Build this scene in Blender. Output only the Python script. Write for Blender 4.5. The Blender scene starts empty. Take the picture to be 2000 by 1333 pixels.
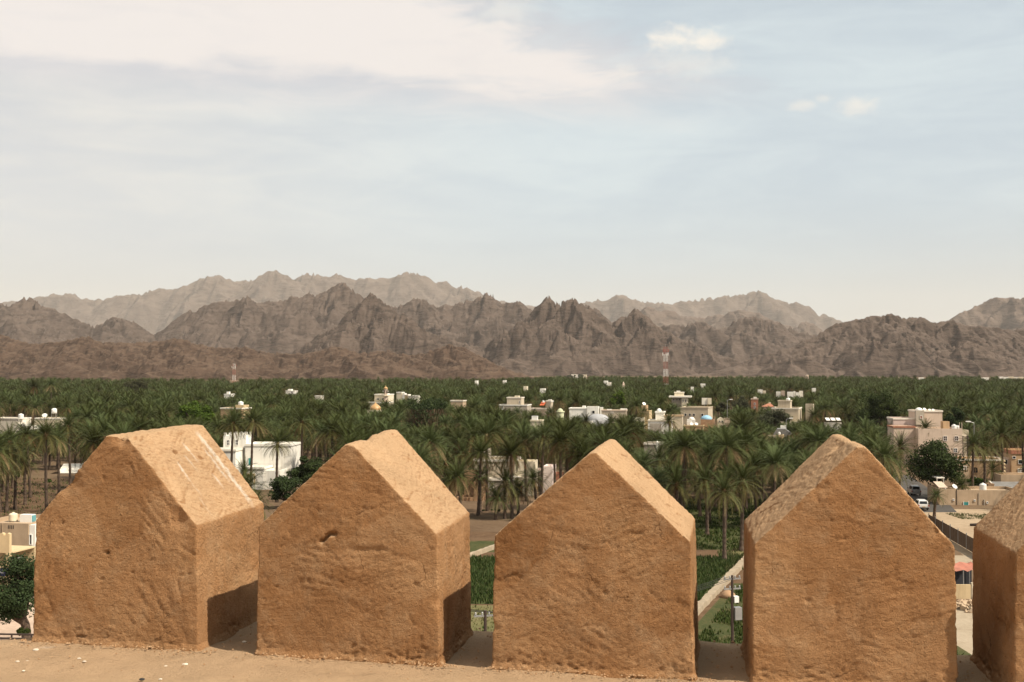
import bpy, bmesh, math, random
import numpy as np
from mathutils import Vector, Matrix

# ------------------------------------------------------------------ camera, sky, sun, exposure
R = math.radians
F = 2200.0          # focal length in photograph pixels (2000 px wide)
EYE = 25.0          # eye height above the plain
HOR = 718.0         # horizon row in the photograph
scene = bpy.context.scene
C = scene.collection
cam_d = bpy.data.cameras.new('camera')
cam_d.sensor_fit = 'HORIZONTAL'; cam_d.sensor_width = 36.0; cam_d.lens = 36.0 * F / 2000.0
cam_d.clip_start = 0.1; cam_d.clip_end = 90000
cam = bpy.data.objects.new('camera', cam_d); C.objects.link(cam)
cam.location = (0, 0, EYE)
cam.rotation_euler = (R(90) + math.atan((HOR - 666.5) / F), 0, 0)
scene.camera = cam

SUN_EL = R(49.0)
SUN_AZ = R(-29.0)    # direction towards the sun, measured from +X, counter-clockwise
sun_dir = Vector((math.cos(SUN_AZ) * math.cos(SUN_EL), math.sin(SUN_AZ) * math.cos(SUN_EL), math.sin(SUN_EL)))
sl = bpy.data.lights.new('sun', 'SUN'); sl.energy = 5.0; sl.angle = R(0.53); sl.color = (1.0, 0.90, 0.76)
so = bpy.data.objects.new('sun', sl); C.objects.link(so)
so.rotation_euler = sun_dir.to_track_quat('Z', 'Y').to_euler()
so.location = (30, -40, 80)

scene.view_settings.view_transform = 'Standard'
scene.view_settings.look = 'None'
scene.view_settings.exposure = 0.40
scene.view_settings.gamma = 1.0
scene.view_settings.use_curve_mapping = False
scene.render.engine = 'CYCLES'
cy = scene.cycles
cy.use_denoising = True
cy.max_bounces = 5; cy.diffuse_bounces = 2; cy.glossy_bounces = 2; cy.transmission_bounces = 3
cy.transparent_max_bounces = 8; cy.volume_bounces = 0
cy.caustics_reflective = False; cy.caustics_refractive = False

world = bpy.data.worlds.new('World'); scene.world = world; world.use_nodes = True
def build_sky():
    nt = world.node_tree; nt.nodes.clear(); N = nt.nodes.new; L = nt.links.new
    out = N('ShaderNodeOutputWorld'); bg = N('ShaderNodeBackground'); L(bg.outputs[0], out.inputs[0])
    bg.inputs['Strength'].default_value = 0.092
    sky = N('ShaderNodeTexSky'); sky.sky_type = 'NISHITA'; sky.sun_disc = False
    sky.sun_elevation = SUN_EL
    sky.sun_rotation = math.pi / 2 - SUN_AZ     # Nishita rotation runs clockwise from +Y
    sky.altitude = 300; sky.air_density = 0.8; sky.dust_density = 2.0; sky.ozone_density = 1.0
    tc = N('ShaderNodeTexCoord'); sep = N('ShaderNodeSeparateXYZ'); L(tc.outputs['Generated'], sep.inputs[0])
    def m(op, a, b=None, c=None):
        n = N('ShaderNodeMath'); n.operation = op
        for i, v in enumerate((a, b, c)):
            if v is None: continue
            if isinstance(v, (int, float)): n.inputs[i].default_value = v
            else: L(v, n.inputs[i])
        return n.outputs[0]
    def ss(v, lo, hi, a=0.0, b=1.0):
        n = N('ShaderNodeMapRange'); n.interpolation_type = 'SMOOTHSTEP'
        L(v, n.inputs[0]); n.inputs[1].default_value = lo; n.inputs[2].default_value = hi
        n.inputs[3].default_value = a; n.inputs[4].default_value = b
        return n.outputs[0]
    az = m('ARCTAN2', sep.outputs[0], sep.outputs[1])
    el = m('ARCSINE', sep.outputs[2])
    def noise(sx, sy, off, detail=6, rough=0.55, dist=0.0):
        cmb = N('ShaderNodeCombineXYZ'); L(m('MULTIPLY', az, sx), cmb.inputs[0]); L(m('MULTIPLY', el, sy), cmb.inputs[1]); cmb.inputs[2].default_value = off
        n = N('ShaderNodeTexNoise'); n.inputs['Scale'].default_value = 1.0; n.inputs['Detail'].default_value = detail
        n.inputs['Roughness'].default_value = rough; n.inputs['Distortion'].default_value = dist
        L(cmb.outputs[0], n.inputs['Vector']); return n.outputs[0]
    n1 = noise(4.0, 16.0, 1.3, 7, 0.55, 0.6)       # long streaks of high cloud
    n2 = noise(9.0, 40.0, 7.7, 6, 0.6, 0.8)
    n3 = noise(60.0, 90.0, 3.1, 5, 0.6, 0.3)       # puffs
    # high cloud bank: thick to the left and overhead, thinning to the right
    e2 = m('ADD', el, m('MULTIPLY', m('SUBTRACT', n1, 0.5), 0.07))
    e2 = m('ADD', e2, m('MULTIPLY', m('SUBTRACT', n2, 0.5), 0.03))
    edge = m('SUBTRACT', az, m('SUBTRACT', 0.20, m('MULTIPLY', m('SUBTRACT', el, 0.235), 2.6)))
    edge = m('ADD', edge, m('MULTIPLY', m('SUBTRACT', n2, 0.5), 0.25))
    bank = m('MULTIPLY', ss(e2, 0.212, 0.262), ss(edge, 0.07, -0.09))
    veil = m('ADD', m('MULTIPLY', n1, 0.55), m('MULTIPLY', n2, 0.35))
    veil = ss(veil, 0.30, 0.66, 0.64, 0.94)
    veil = m('MULTIPLY', veil, ss(az, 0.45, -0.40, 0.86, 1.0))
    cover = m('MAXIMUM', veil, m('MULTIPLY', bank, m('ADD', 0.85, m('MULTIPLY', n2, 0.3))))
    # small puffs of fair-weather cloud
    puff = None
    def el_of(py): return math.atan((HOR - py) / F)
    def az_of(px): return math.atan((px - 1000) / F)
    for (px, py, rx, ry, st) in ((1318, 78, 44, 22, 1.0), (1378, 84, 42, 20, 1.0), (1350, 130, 90, 26, 0.38), (1222, 144, 26, 18, 0.4),
                                 (1678, 228, 36, 17, 0.65), (1565, 220, 30, 10, 0.5), (1612, 210, 18, 9, 0.4), (990, 20, 60, 34, 0.4)):
        dx = m('DIVIDE', m('SUBTRACT', az, az_of(px)), rx / F); dy = m('DIVIDE', m('SUBTRACT', el, el_of(py)), ry / F)
        r = m('SQRT', m('ADD', m('MULTIPLY', dx, dx), m('MULTIPLY', dy, dy)))
        r = m('ADD', r, m('MULTIPLY', m('SUBTRACT', n3, 0.5), 2.2))
        p = ss(r, 1.45, 0.05, 0.0, st)
        puff = p if puff is None else m('MAXIMUM', puff, p)
    def mixc_w(f, c0, c1):
        n = N('ShaderNodeMix'); n.data_type = 'RGBA'; L(f, n.inputs[0]); n.inputs[6].default_value = (*c0, 1); n.inputs[7].default_value = (*c1, 1); return n.outputs[2]
    mix1 = N('ShaderNodeMix'); mix1.data_type = 'RGBA'
    dust = N('ShaderNodeMix'); dust.data_type = 'RGBA'          # dusty air thickens towards the horizon all round
    L(ss(el, 0.17, -0.02, 0.0, 0.92), dust.inputs[0]); L(sky.outputs[0], dust.inputs[6]); dust.inputs[7].default_value = (7.7, 7.25, 6.45, 1)
    L(m('MULTIPLY', m('MINIMUM', cover, 1.0), ss(el, 0.02, 0.16, 0.25, 1.0)), mix1.inputs[0]); L(dust.outputs[2], mix1.inputs[6]); veilc = mixc_w(ss(az, 0.10, -0.42), (6.65, 7.45, 7.5), (7.6, 7.35, 6.75))
    bk = N('ShaderNodeMix'); bk.data_type = 'RGBA'; L(bank, bk.inputs[0]); L(veilc, bk.inputs[6]); bk.inputs[7].default_value = (7.5, 7.05, 6.75, 1); L(bk.outputs[2], mix1.inputs[7])
    mix2 = N('ShaderNodeMix'); mix2.data_type = 'RGBA'
    L(puff, mix2.inputs[0]); L(mix1.outputs[2], mix2.inputs[6]); mix2.inputs[7].default_value = (8.0, 7.6, 6.9, 1)
    L(mix2.outputs[2], bg.inputs['Color'])
build_sky()

# ------------------------------------------------------------------ helpers
rng = np.random.default_rng(11)
random.seed(11)
_P = np.concatenate([np.random.default_rng(3).permutation(256)] * 3)
_g = np.random.default_rng(4).normal(size=(256, 3)); _G = _g / np.linalg.norm(_g, axis=1)[:, None]
def pn(x, y, z=0.0):
    """gradient noise, numpy arrays, about -0.7..0.7"""
    x = np.asarray(x, float); y = np.asarray(y, float) + 0 * x; z = np.asarray(z, float) + 0 * x
    xi = np.floor(x).astype(int); yi = np.floor(y).astype(int); zi = np.floor(z).astype(int)
    fx = x - xi; fy = y - yi; fz = z - zi
    u = fx * fx * fx * (fx * (fx * 6 - 15) + 10); v = fy * fy * fy * (fy * (fy * 6 - 15) + 10); w = fz * fz * fz * (fz * (fz * 6 - 15) + 10)
    res = 0.0
    for i in (0, 1):
        for j in (0, 1):
            for k in (0, 1):
                g = _G[_P[_P[_P[(xi + i) & 255] + ((yi + j) & 255)] + ((zi + k) & 255)]]
                d = g[..., 0] * (fx - i) + g[..., 1] * (fy - j) + g[..., 2] * (fz - k)
                res = res + d * (u if i else 1 - u) * (v if j else 1 - v) * (w if k else 1 - w)
    return res
def fbm(x, y, z=0.0, o=4, gain=0.5):
    a, s, f = 1.0, 0.0, 1.0
    for _ in range(o):
        s = s + a * pn(x * f, y * f, z * f if not np.isscalar(z) else z + f); a *= gain; f *= 2.03
    return s

def new_mesh(name, V, Fc, mats=(), smooth=False, idx=None):
    me = bpy.data.meshes.new(name)
    me.from_pydata([tuple(v) for v in V] if not isinstance(V, np.ndarray) else V.tolist(), [], Fc if isinstance(Fc, list) else Fc.tolist())
    for m_ in (mats if isinstance(mats, (list, tuple)) else [mats]):
        if m_ is not None: me.materials.append(m_)
    if idx is not None: me.polygons.foreach_set('material_index', np.asarray(idx, dtype=np.int32))
    if smooth: me.polygons.foreach_set('use_smooth', np.ones(len(me.polygons), dtype=bool))
    me.update()
    return me
def link(name, data, parent=None, loc=None, rot=None, scale=None):
    o = bpy.data.objects.new(name, data); C.objects.link(o)
    if parent is not None: o.parent = parent
    if loc is not None: o.location = loc
    if rot is not None: o.rotation_euler = rot
    if scale is not None: o.scale = scale
    return o
def tag(o, label=None, cat=None, group=None, kind=None):
    if label: o['label'] = label
    if cat: o['category'] = cat
    if group: o['group'] = group
    if kind: o['kind'] = kind
    return o
class MB:
    """collects simple solids into ONE mesh"""
    def __init__(s): s.v = []; s.f = []; s.p = []
    def add(s, V, Fc):
        b = len(s.v); s.p.append((b, len(s.f))); s.v += [tuple(v) for v in V]; s.f += [tuple(b + i for i in f) for f in Fc]; return s
    def box(s, x0, x1, y0, y1, z0, z1):
        return s.add([(x0, y0, z0), (x1, y0, z0), (x1, y1, z0), (x0, y1, z0), (x0, y0, z1), (x1, y0, z1), (x1, y1, z1), (x0, y1, z1)],
                     [(0, 3, 2, 1), (4, 5, 6, 7), (0, 1, 5, 4), (1, 2, 6, 5), (2, 3, 7, 6), (3, 0, 4, 7)])
    def parapet(s, x0, x1, y0, y1, z0, z1, rim=0.22, drop=0.5):
        if x1 - x0 < 3 * rim or y1 - y0 < 3 * rim or z1 - z0 < 1.2 * drop: return s.box(x0, x1, y0, y1, z0, z1)
        V = []
        for (a, z) in ((0, z0), (0, z1), (rim, z1), (rim, z1 - drop)):
            V += [(x0 + a, y0 + a, z), (x1 - a, y0 + a, z), (x1 - a, y1 - a, z), (x0 + a, y1 - a, z)]
        Fc = [(0, 3, 2, 1), (12, 13, 14, 15)]
        for k in range(3):
            for i in range(4):
                j = (i + 1) % 4; Fc.append((4 * k + i, 4 * k + j, 4 * k + 4 + j, 4 * k + 4 + i))
        return s.add(V, Fc)
    def lathe(s, prof, n=16, c=(0, 0, 0)):
        V = []; Fc = []
        for (r, z) in prof:
            for i in range(n):
                a = 2 * math.pi * i / n; V.append((c[0] + r * math.cos(a), c[1] + r * math.sin(a), c[2] + z))
        for k in range(len(prof) - 1):
            for i in range(n):
                j = (i + 1) % n; Fc.append((k * n + i, k * n + j, (k + 1) * n + j, (k + 1) * n + i))
        Fc.append(tuple(range(n - 1, -1, -1))); Fc.append(tuple((len(prof) - 1) * n + i for i in range(n)))
        return s.add(V, Fc)
    def tube(s, pts, rad, n=6):
        pts = [Vector(p) for p in pts]; rad = rad if isinstance(rad, (list, tuple)) else [rad] * len(pts)
        V = []; Fc = []
        for k, p in enumerate(pts):
            t = (pts[min(k + 1, len(pts) - 1)] - pts[max(k - 1, 0)]).normalized()
            a = t.cross(Vector((0, 0, 1)) if abs(t.z) < 0.9 else Vector((1, 0, 0))).normalized(); b = t.cross(a)
            for i in range(n):
                q = 2 * math.pi * i / n; V.append(p + (a * math.cos(q) + b * math.sin(q)) * rad[k])
        for k in range(len(pts) - 1):
            for i in range(n):
                j = (i + 1) % n; Fc.append((k * n + i, k * n + j, (k + 1) * n + j, (k + 1) * n + i))
        Fc.append(tuple(range(n - 1, -1, -1))); Fc.append(tuple((len(pts) - 1) * n + i for i in range(n)))
        return s.add(V, Fc)
    def prism(s, poly, a, b, axis='y'):
        """extrude a polygon of (p, q): axis y -> (p, *, q); axis x -> (*, p, q); axis z -> (p, q, *)"""
        n = len(poly)
        def P(p, q, t): return (p, t, q) if axis == 'y' else ((t, p, q) if axis == 'x' else (p, q, t))
        V = [P(p, q, a) for p, q in poly] + [P(p, q, b) for p, q in poly]
        Fc = [tuple(range(n)), tuple(range(2 * n - 1, n - 1, -1))] + [(i, n + i, n + (i + 1) % n, (i + 1) % n) for i in range(n)]
        return s.add(V, Fc)
    def mesh(s, name, mats, smooth=False):
        me = new_mesh(name, s.v, s.f, mats, smooth)
        bm = bmesh.new(); bm.from_mesh(me); bmesh.ops.recalc_face_normals(bm, faces=bm.faces); bm.to_mesh(me); bm.free()
        return me
    def each(s, name, mats, parent=None, smooth=False):
        ends = s.p[1:] + [(len(s.v), len(s.f))]
        for (v0, f0), (v1, f1) in zip(s.p, ends):
            t = MB(); t.add(s.v[v0:v1], [tuple(i - v0 for i in f) for f in s.f[f0:f1]]); t.build(name, mats, parent, smooth)
    def build(s, name, mats, parent=None, smooth=False, loc=None, rot=None):
        return link(name, s.mesh(name, mats, smooth), parent, loc, rot)

def gx(px, d): return d * (px - 1000.0) / F
def gz(py, d): return EYE - d * (py - HOR) / F
def gd(py, z=0.0): return (EYE - z) * F / (py - HOR)
def gp(px, py, z=0.0):
    d = gd(py, z); return Vector((gx(px, d), d, z))

# ------------------------------------------------------------------ materials
def nodes_of(name):
    m_ = bpy.data.materials.new(name); m_.use_nodes = True; nt = m_.node_tree; nt.nodes.clear()
    out = nt.nodes.new('ShaderNodeOutputMaterial'); b = nt.nodes.new('ShaderNodeBsdfPrincipled'); nt.links.new(b.outputs[0], out.inputs[0])
    return m_, nt, b, out
def ramp(nt, fac, stops):
    r = nt.nodes.new('ShaderNodeValToRGB'); el = r.color_ramp.elements
    while len(el) < len(stops): el.new(0.5)
    for e, (p, c) in zip(el, stops): e.position = p; e.color = (*c, 1)
    nt.links.new(fac, r.inputs[0]); return r.outputs[0]
def tex(nt, kind='Noise', scale=1.0, detail=5, rough=0.55, vec=None, dist=0.0):
    n = nt.nodes.new('ShaderNodeTex' + kind)
    if 'Scale' in n.inputs: n.inputs['Scale'].default_value = scale
    if kind == 'Noise':
        n.inputs['Detail'].default_value = detail; n.inputs['Roughness'].default_value = rough; n.inputs['Distortion'].default_value = dist
    if vec is not None: nt.links.new(vec, n.inputs['Vector'])
    return n
def pos_of(nt, kind='pos'):
    if kind == 'pos': return nt.nodes.new('ShaderNodeNewGeometry').outputs['Position']
    return nt.nodes.new('ShaderNodeTexCoord').outputs['Object']
def bumped(nt, b, h, strength=0.3, dist=0.02, prev=None):
    n = nt.nodes.new('ShaderNodeBump'); n.inputs['Strength'].default_value = strength; n.inputs['Distance'].default_value = dist
    nt.links.new(h, n.inputs['Height'])
    if prev is not None: nt.links.new(prev, n.inputs['Normal'])
    if b is not None: nt.links.new(n.outputs[0], b.inputs['Normal'])
    return n.outputs[0]
def mixc(nt, fac, a, b, mode='MIX'):
    n = nt.nodes.new('ShaderNodeMix'); n.data_type = 'RGBA'; n.blend_type = mode
    for i, v in ((0, fac), (6, a), (7, b)):
        if isinstance(v, (int, float)): n.inputs[i].default_value = v
        elif isinstance(v, tuple): n.inputs[i].default_value = (*v, 1)
        else: nt.links.new(v, n.inputs[i])
    return n.outputs[2]
_mats = {}
def paint(name, col, rough=0.8, vary=0.25, scale=1.5, bump=0.1, metal=0.0):
    """flat paint or render coat with blotches and fine grain"""
    if name in _mats: return _mats[name]
    m_, nt, b, out = nodes_of(name); p = pos_of(nt)
    n1 = tex(nt, 'Noise', scale, 6, 0.6, p).outputs[0]
    c = ramp(nt, n1, [(0.25, tuple(x * (1 - vary) for x in col)), (0.75, tuple(min(1, x * (1 + vary * 0.5)) for x in col))])
    if vary >= .1 and bump:      # rain streaks and grime running down the walls
        mp = nt.nodes.new('ShaderNodeMapping'); nt.links.new(p, mp.inputs[0]); mp.inputs['Scale'].default_value = (1, 1, 0.12)
        c = mixc(nt, ramp(nt, tex(nt, 'Noise', 1.6, 6, 0.65, mp.outputs[0]).outputs[0], [(0.50, (0, 0, 0)), (0.75, (0.55, 0.55, 0.55))]), c, tuple(x * k_ for x, k_ in zip(col, (.62, .56, .48))))
    nt.links.new(c, b.inputs['Base Color']); b.inputs['Roughness'].default_value = rough; b.inputs['Metallic'].default_value = metal
    if bump: bumped(nt, b, tex(nt, 'Noise', scale * 12, 4, 0.6, p).outputs[0], bump, 0.03)
    _mats[name] = m_; return m_
def glass(name='window_glass', col=(0.02, 0.022, 0.025)):
    if name in _mats: return _mats[name]
    m_, nt, b, out = nodes_of(name); b.inputs['Base Color'].default_value = (*col, 1); b.inputs['Roughness'].default_value = 0.08
    _mats[name] = m_; return m_

def earthen(name, lo, mid, hi, dust, bump=1.0, fine=1.0):
    """mud plaster of the battlements: trowel marks, grit, blotches; white droppings through the point attribute 'stain'"""
    m_, nt, b, out = nodes_of(name); L = nt.links.new
    oi = nt.nodes.new('ShaderNodeObjectInfo'); of = nt.nodes.new('ShaderNodeVectorMath'); of.operation = 'MULTIPLY_ADD'; L(oi.outputs['Location'], of.inputs[0]); of.inputs[1].default_value = (3.7, 3.7, 3.7); L(pos_of(nt, 'obj'), of.inputs[2]); p = of.outputs[0]
    big = tex(nt, 'Noise', 2.2, 5, 0.6, p, 0.5).outputs[0]; med = tex(nt, 'Noise', 9.0, 6, 0.65, p, 0.4).outputs[0]; grit = tex(nt, 'Noise', 120.0, 4, 0.7, p).outputs[0]
    c = ramp(nt, big, [(0.28, lo), (0.5, mid), (0.72, hi)])
    c = mixc(nt, ramp(nt, med, [(0.48, (0, 0, 0)), (0.76, (0.55, 0.55, 0.55))]), c, dust)
    c = mixc(nt, ramp(nt, grit, [(0.30, (0.55, 0.55, 0.55)), (0.45, (0, 0, 0))]), c, tuple(x * 0.55 for x in lo))
    vor = tex(nt, 'Voronoi', 34.0, vec=p); vor.inputs['Randomness'].default_value = 1.0
    c = mixc(nt, ramp(nt, vor.outputs['Distance'], [(0.05, (0.85, 0.85, 0.85)), (0.10, (0, 0, 0))]), c, tuple(x * 0.3 for x in lo))
    wn = tex(nt, 'Noise', 6.0, 4, 0.6, p); wv = nt.nodes.new('ShaderNodeVectorMath'); wv.operation = 'MULTIPLY_ADD'; L(wn.outputs['Color'], wv.inputs[0]); wv.inputs[1].default_value = (0.14, 0.14, 0.14); L(p, wv.inputs[2])
    pv_ = tex(nt, 'Voronoi', 3.4, vec=wv.outputs[0]); c = mixc(nt, 0.15, c, mixc(nt, ramp(nt, pv_.outputs['Color'], [(0.25, (0, 0, 0)), (0.75, (1, 1, 1))]), tuple(x * .72 for x in lo), dust))   # repair coats of slightly different mud
    ck = tex(nt, 'Voronoi', 4.3, vec=wv.outputs[0]); ck.feature = 'DISTANCE_TO_EDGE'
    ckm = nt.nodes.new('ShaderNodeMath'); ckm.operation = 'MULTIPLY'; L(ramp(nt, ck.outputs['Distance'], [(0.003, (0.75, 0.75, 0.75)), (0.012, (0, 0, 0))]), ckm.inputs[0]); L(ramp(nt, tex(nt, 'Noise', 3.1, 3, 0.5, p).outputs[0], [(0.57, (0, 0, 0)), (0.64, (1, 1, 1))]), ckm.inputs[1])
    c = mixc(nt, ckm.outputs[0], c, tuple(x * .35 for x in lo))      # shrinkage cracks
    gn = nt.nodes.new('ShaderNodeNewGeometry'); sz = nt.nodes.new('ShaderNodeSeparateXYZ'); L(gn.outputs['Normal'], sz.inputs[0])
    c = mixc(nt, ramp(nt, sz.outputs[2], [(0.45, (0, 0, 0)), (0.70, (0.8, 0.8, 0.8))]), c, tuple(min(1, x * 1.12) for x in dust))   # weathered skin on upward faces, made paler to paint in sunlit slope brightness
    at = nt.nodes.new('ShaderNodeAttribute'); at.attribute_name = 'stain'
    c = mixc(nt, at.outputs['Fac'], c, (0.78, 0.71, 0.59))
    L(c, b.inputs['Base Color']); b.inputs['Roughness'].default_value = 0.95; b.inputs['Specular IOR Level'].default_value = 0.15
    def strokes(rot, sc, mask_scale, lo_, hi_):
        mp = nt.nodes.new('ShaderNodeMapping'); L(p, mp.inputs[0]); mp.inputs['Rotation'].default_value = rot; mp.inputs['Scale'].default_value = (0.16, 1, 1)
        st = tex(nt, 'Noise', sc, 5, 0.6, mp.outputs[0], 0.15).outputs[0]; mk = ramp(nt, tex(nt, 'Noise', mask_scale, 3, 0.5, p).outputs[0], [(lo_, (0, 0, 0)), (hi_, (1, 1, 1))])
        x_ = nt.nodes.new('ShaderNodeMath'); x_.operation = 'MULTIPLY'; L(st, x_.inputs[0]); L(mk, x_.inputs[1]); return x_.outputs[0]
    n0 = bumped(nt, None, strokes((0, 0.35, 0.2), 75.0, 4.0, 0.46, 0.60), 0.8 * bump, 0.020)
    n0 = bumped(nt, None, strokes((0, -0.8, 0.2), 90.0, 5.3, 0.48, 0.62), 0.8 * bump, 0.018, n0)
    n0 = bumped(nt, None, strokes((0, 1.3, 0.1), 80.0, 3.7, 0.52, 0.66), 0.7 * bump, 0.018, n0)
    n1 = bumped(nt, None, tex(nt, 'Noise', 30.0, 9, 0.76, p, 0.2).outputs[0], 0.6 * bump, 0.022, n0)
    n2 = bumped(nt, None, tex(nt, 'Noise', 75.0, 6, 0.75, p, 0.2).outputs[0], 0.9 * fine, 0.016, n1)
    n3 = bumped(nt, b, grit, 0.8 * fine, 0.008, n2)
    return m_
M_plaster = earthen('mud_plaster', (0.30, 0.144, 0.056), (0.445, 0.230, 0.099), (0.51, 0.285, 0.132), (0.56, 0.37, 0.210))
M_ledge = earthen('trodden_mud_floor', (0.21, 0.118, 0.058), (0.36, 0.222, 0.12), (0.45, 0.295, 0.168), (0.47, 0.32, 0.188), 1.0, 1.0)

def rock(name, dark, mid, light, scale):
    m_, nt, b, out = nodes_of(name); p = pos_of(nt); L = nt.links.new
    n1 = tex(nt, 'Noise', 0.004 * scale, 8, 0.68, p, 0.5).outputs[0]; n2 = tex(nt, 'Noise', 0.03 * scale, 7, 0.7, p, 0.4).outputs[0]
    mp = nt.nodes.new('ShaderNodeMapping'); L(p, mp.inputs[0]); mp.inputs['Rotation'].default_value = (0.5, 0.35, 0.2); mp.inputs['Scale'].default_value = (1, 1, 4.5)
    beds = tex(nt, 'Noise', 0.010 * scale, 6, 0.65, mp.outputs[0], 0.8).outputs[0]
    g = nt.nodes.new('ShaderNodeNewGeometry'); sx = nt.nodes.new('ShaderNodeSeparateXYZ'); L(g.outputs['Normal'], sx.inputs[0])
    c = ramp(nt, n1, [(0.32, dark), (0.52, mid), (0.72, light)])
    c = mixc(nt, ramp(nt, beds, [(0.40, (0.75, 0.75, 0.75)), (0.52, (0, 0, 0))]), c, tuple(x * 0.62 for x in dark))
    c = mixc(nt, ramp(nt, n2, [(0.50, (0, 0, 0)), (0.68, (0.6, 0.6, 0.6))]), c, light)
    c = mixc(nt, ramp(nt, sx.outputs[2], [(0.80, (0, 0, 0)), (0.96, (0.7, 0.7, 0.7))]), c, light)   # gravel gathers on gentle slopes
    L(c, b.inputs['Base Color']); b.inputs['Roughness'].default_value = 1.0; b.inputs['Specular IOR Level'].default_value = 0.05
    n_ = bumped(nt, None, n2, 0.7, 14.0 / scale); bumped(nt, b, beds, 0.6, 22.0 / scale, n_)
    return m_
# ------------------------------------------------------------------ ground
def ground_mat():
    m_, nt, b, out = nodes_of('dry_earth'); p = pos_of(nt)
    n1 = tex(nt, 'Noise', 0.05, 7, 0.6, p).outputs[0]; n2 = tex(nt, 'Noise', 0.9, 6, 0.65, p).outputs[0]
    c = ramp(nt, n1, [(0.3, (0.10, 0.062, 0.036)), (0.55, (0.145, 0.095, 0.057)), (0.75, (0.10, 0.085, 0.04))])
    c = mixc(nt, ramp(nt, n2, [(0.4, (0, 0, 0)), (0.7, (0.5, 0.5, 0.5))]), c, (0.19, 0.135, 0.085))
    nt.links.new(c, b.inputs['Base Color']); b.inputs['Roughness'].default_value = 1.0; b.inputs['Specular IOR Level'].default_value = 0.1
    bumped(nt, b, n2, 0.5, 0.15); return m_
gs = 24000
g = MB().add([(-gs, -6000, 0), (gs, -6000, 0), (gs, gs, 0), (-gs, gs, 0)], [(0, 1, 2, 3)]).build('ground', ground_mat())
tag(g, kind='structure')

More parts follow.
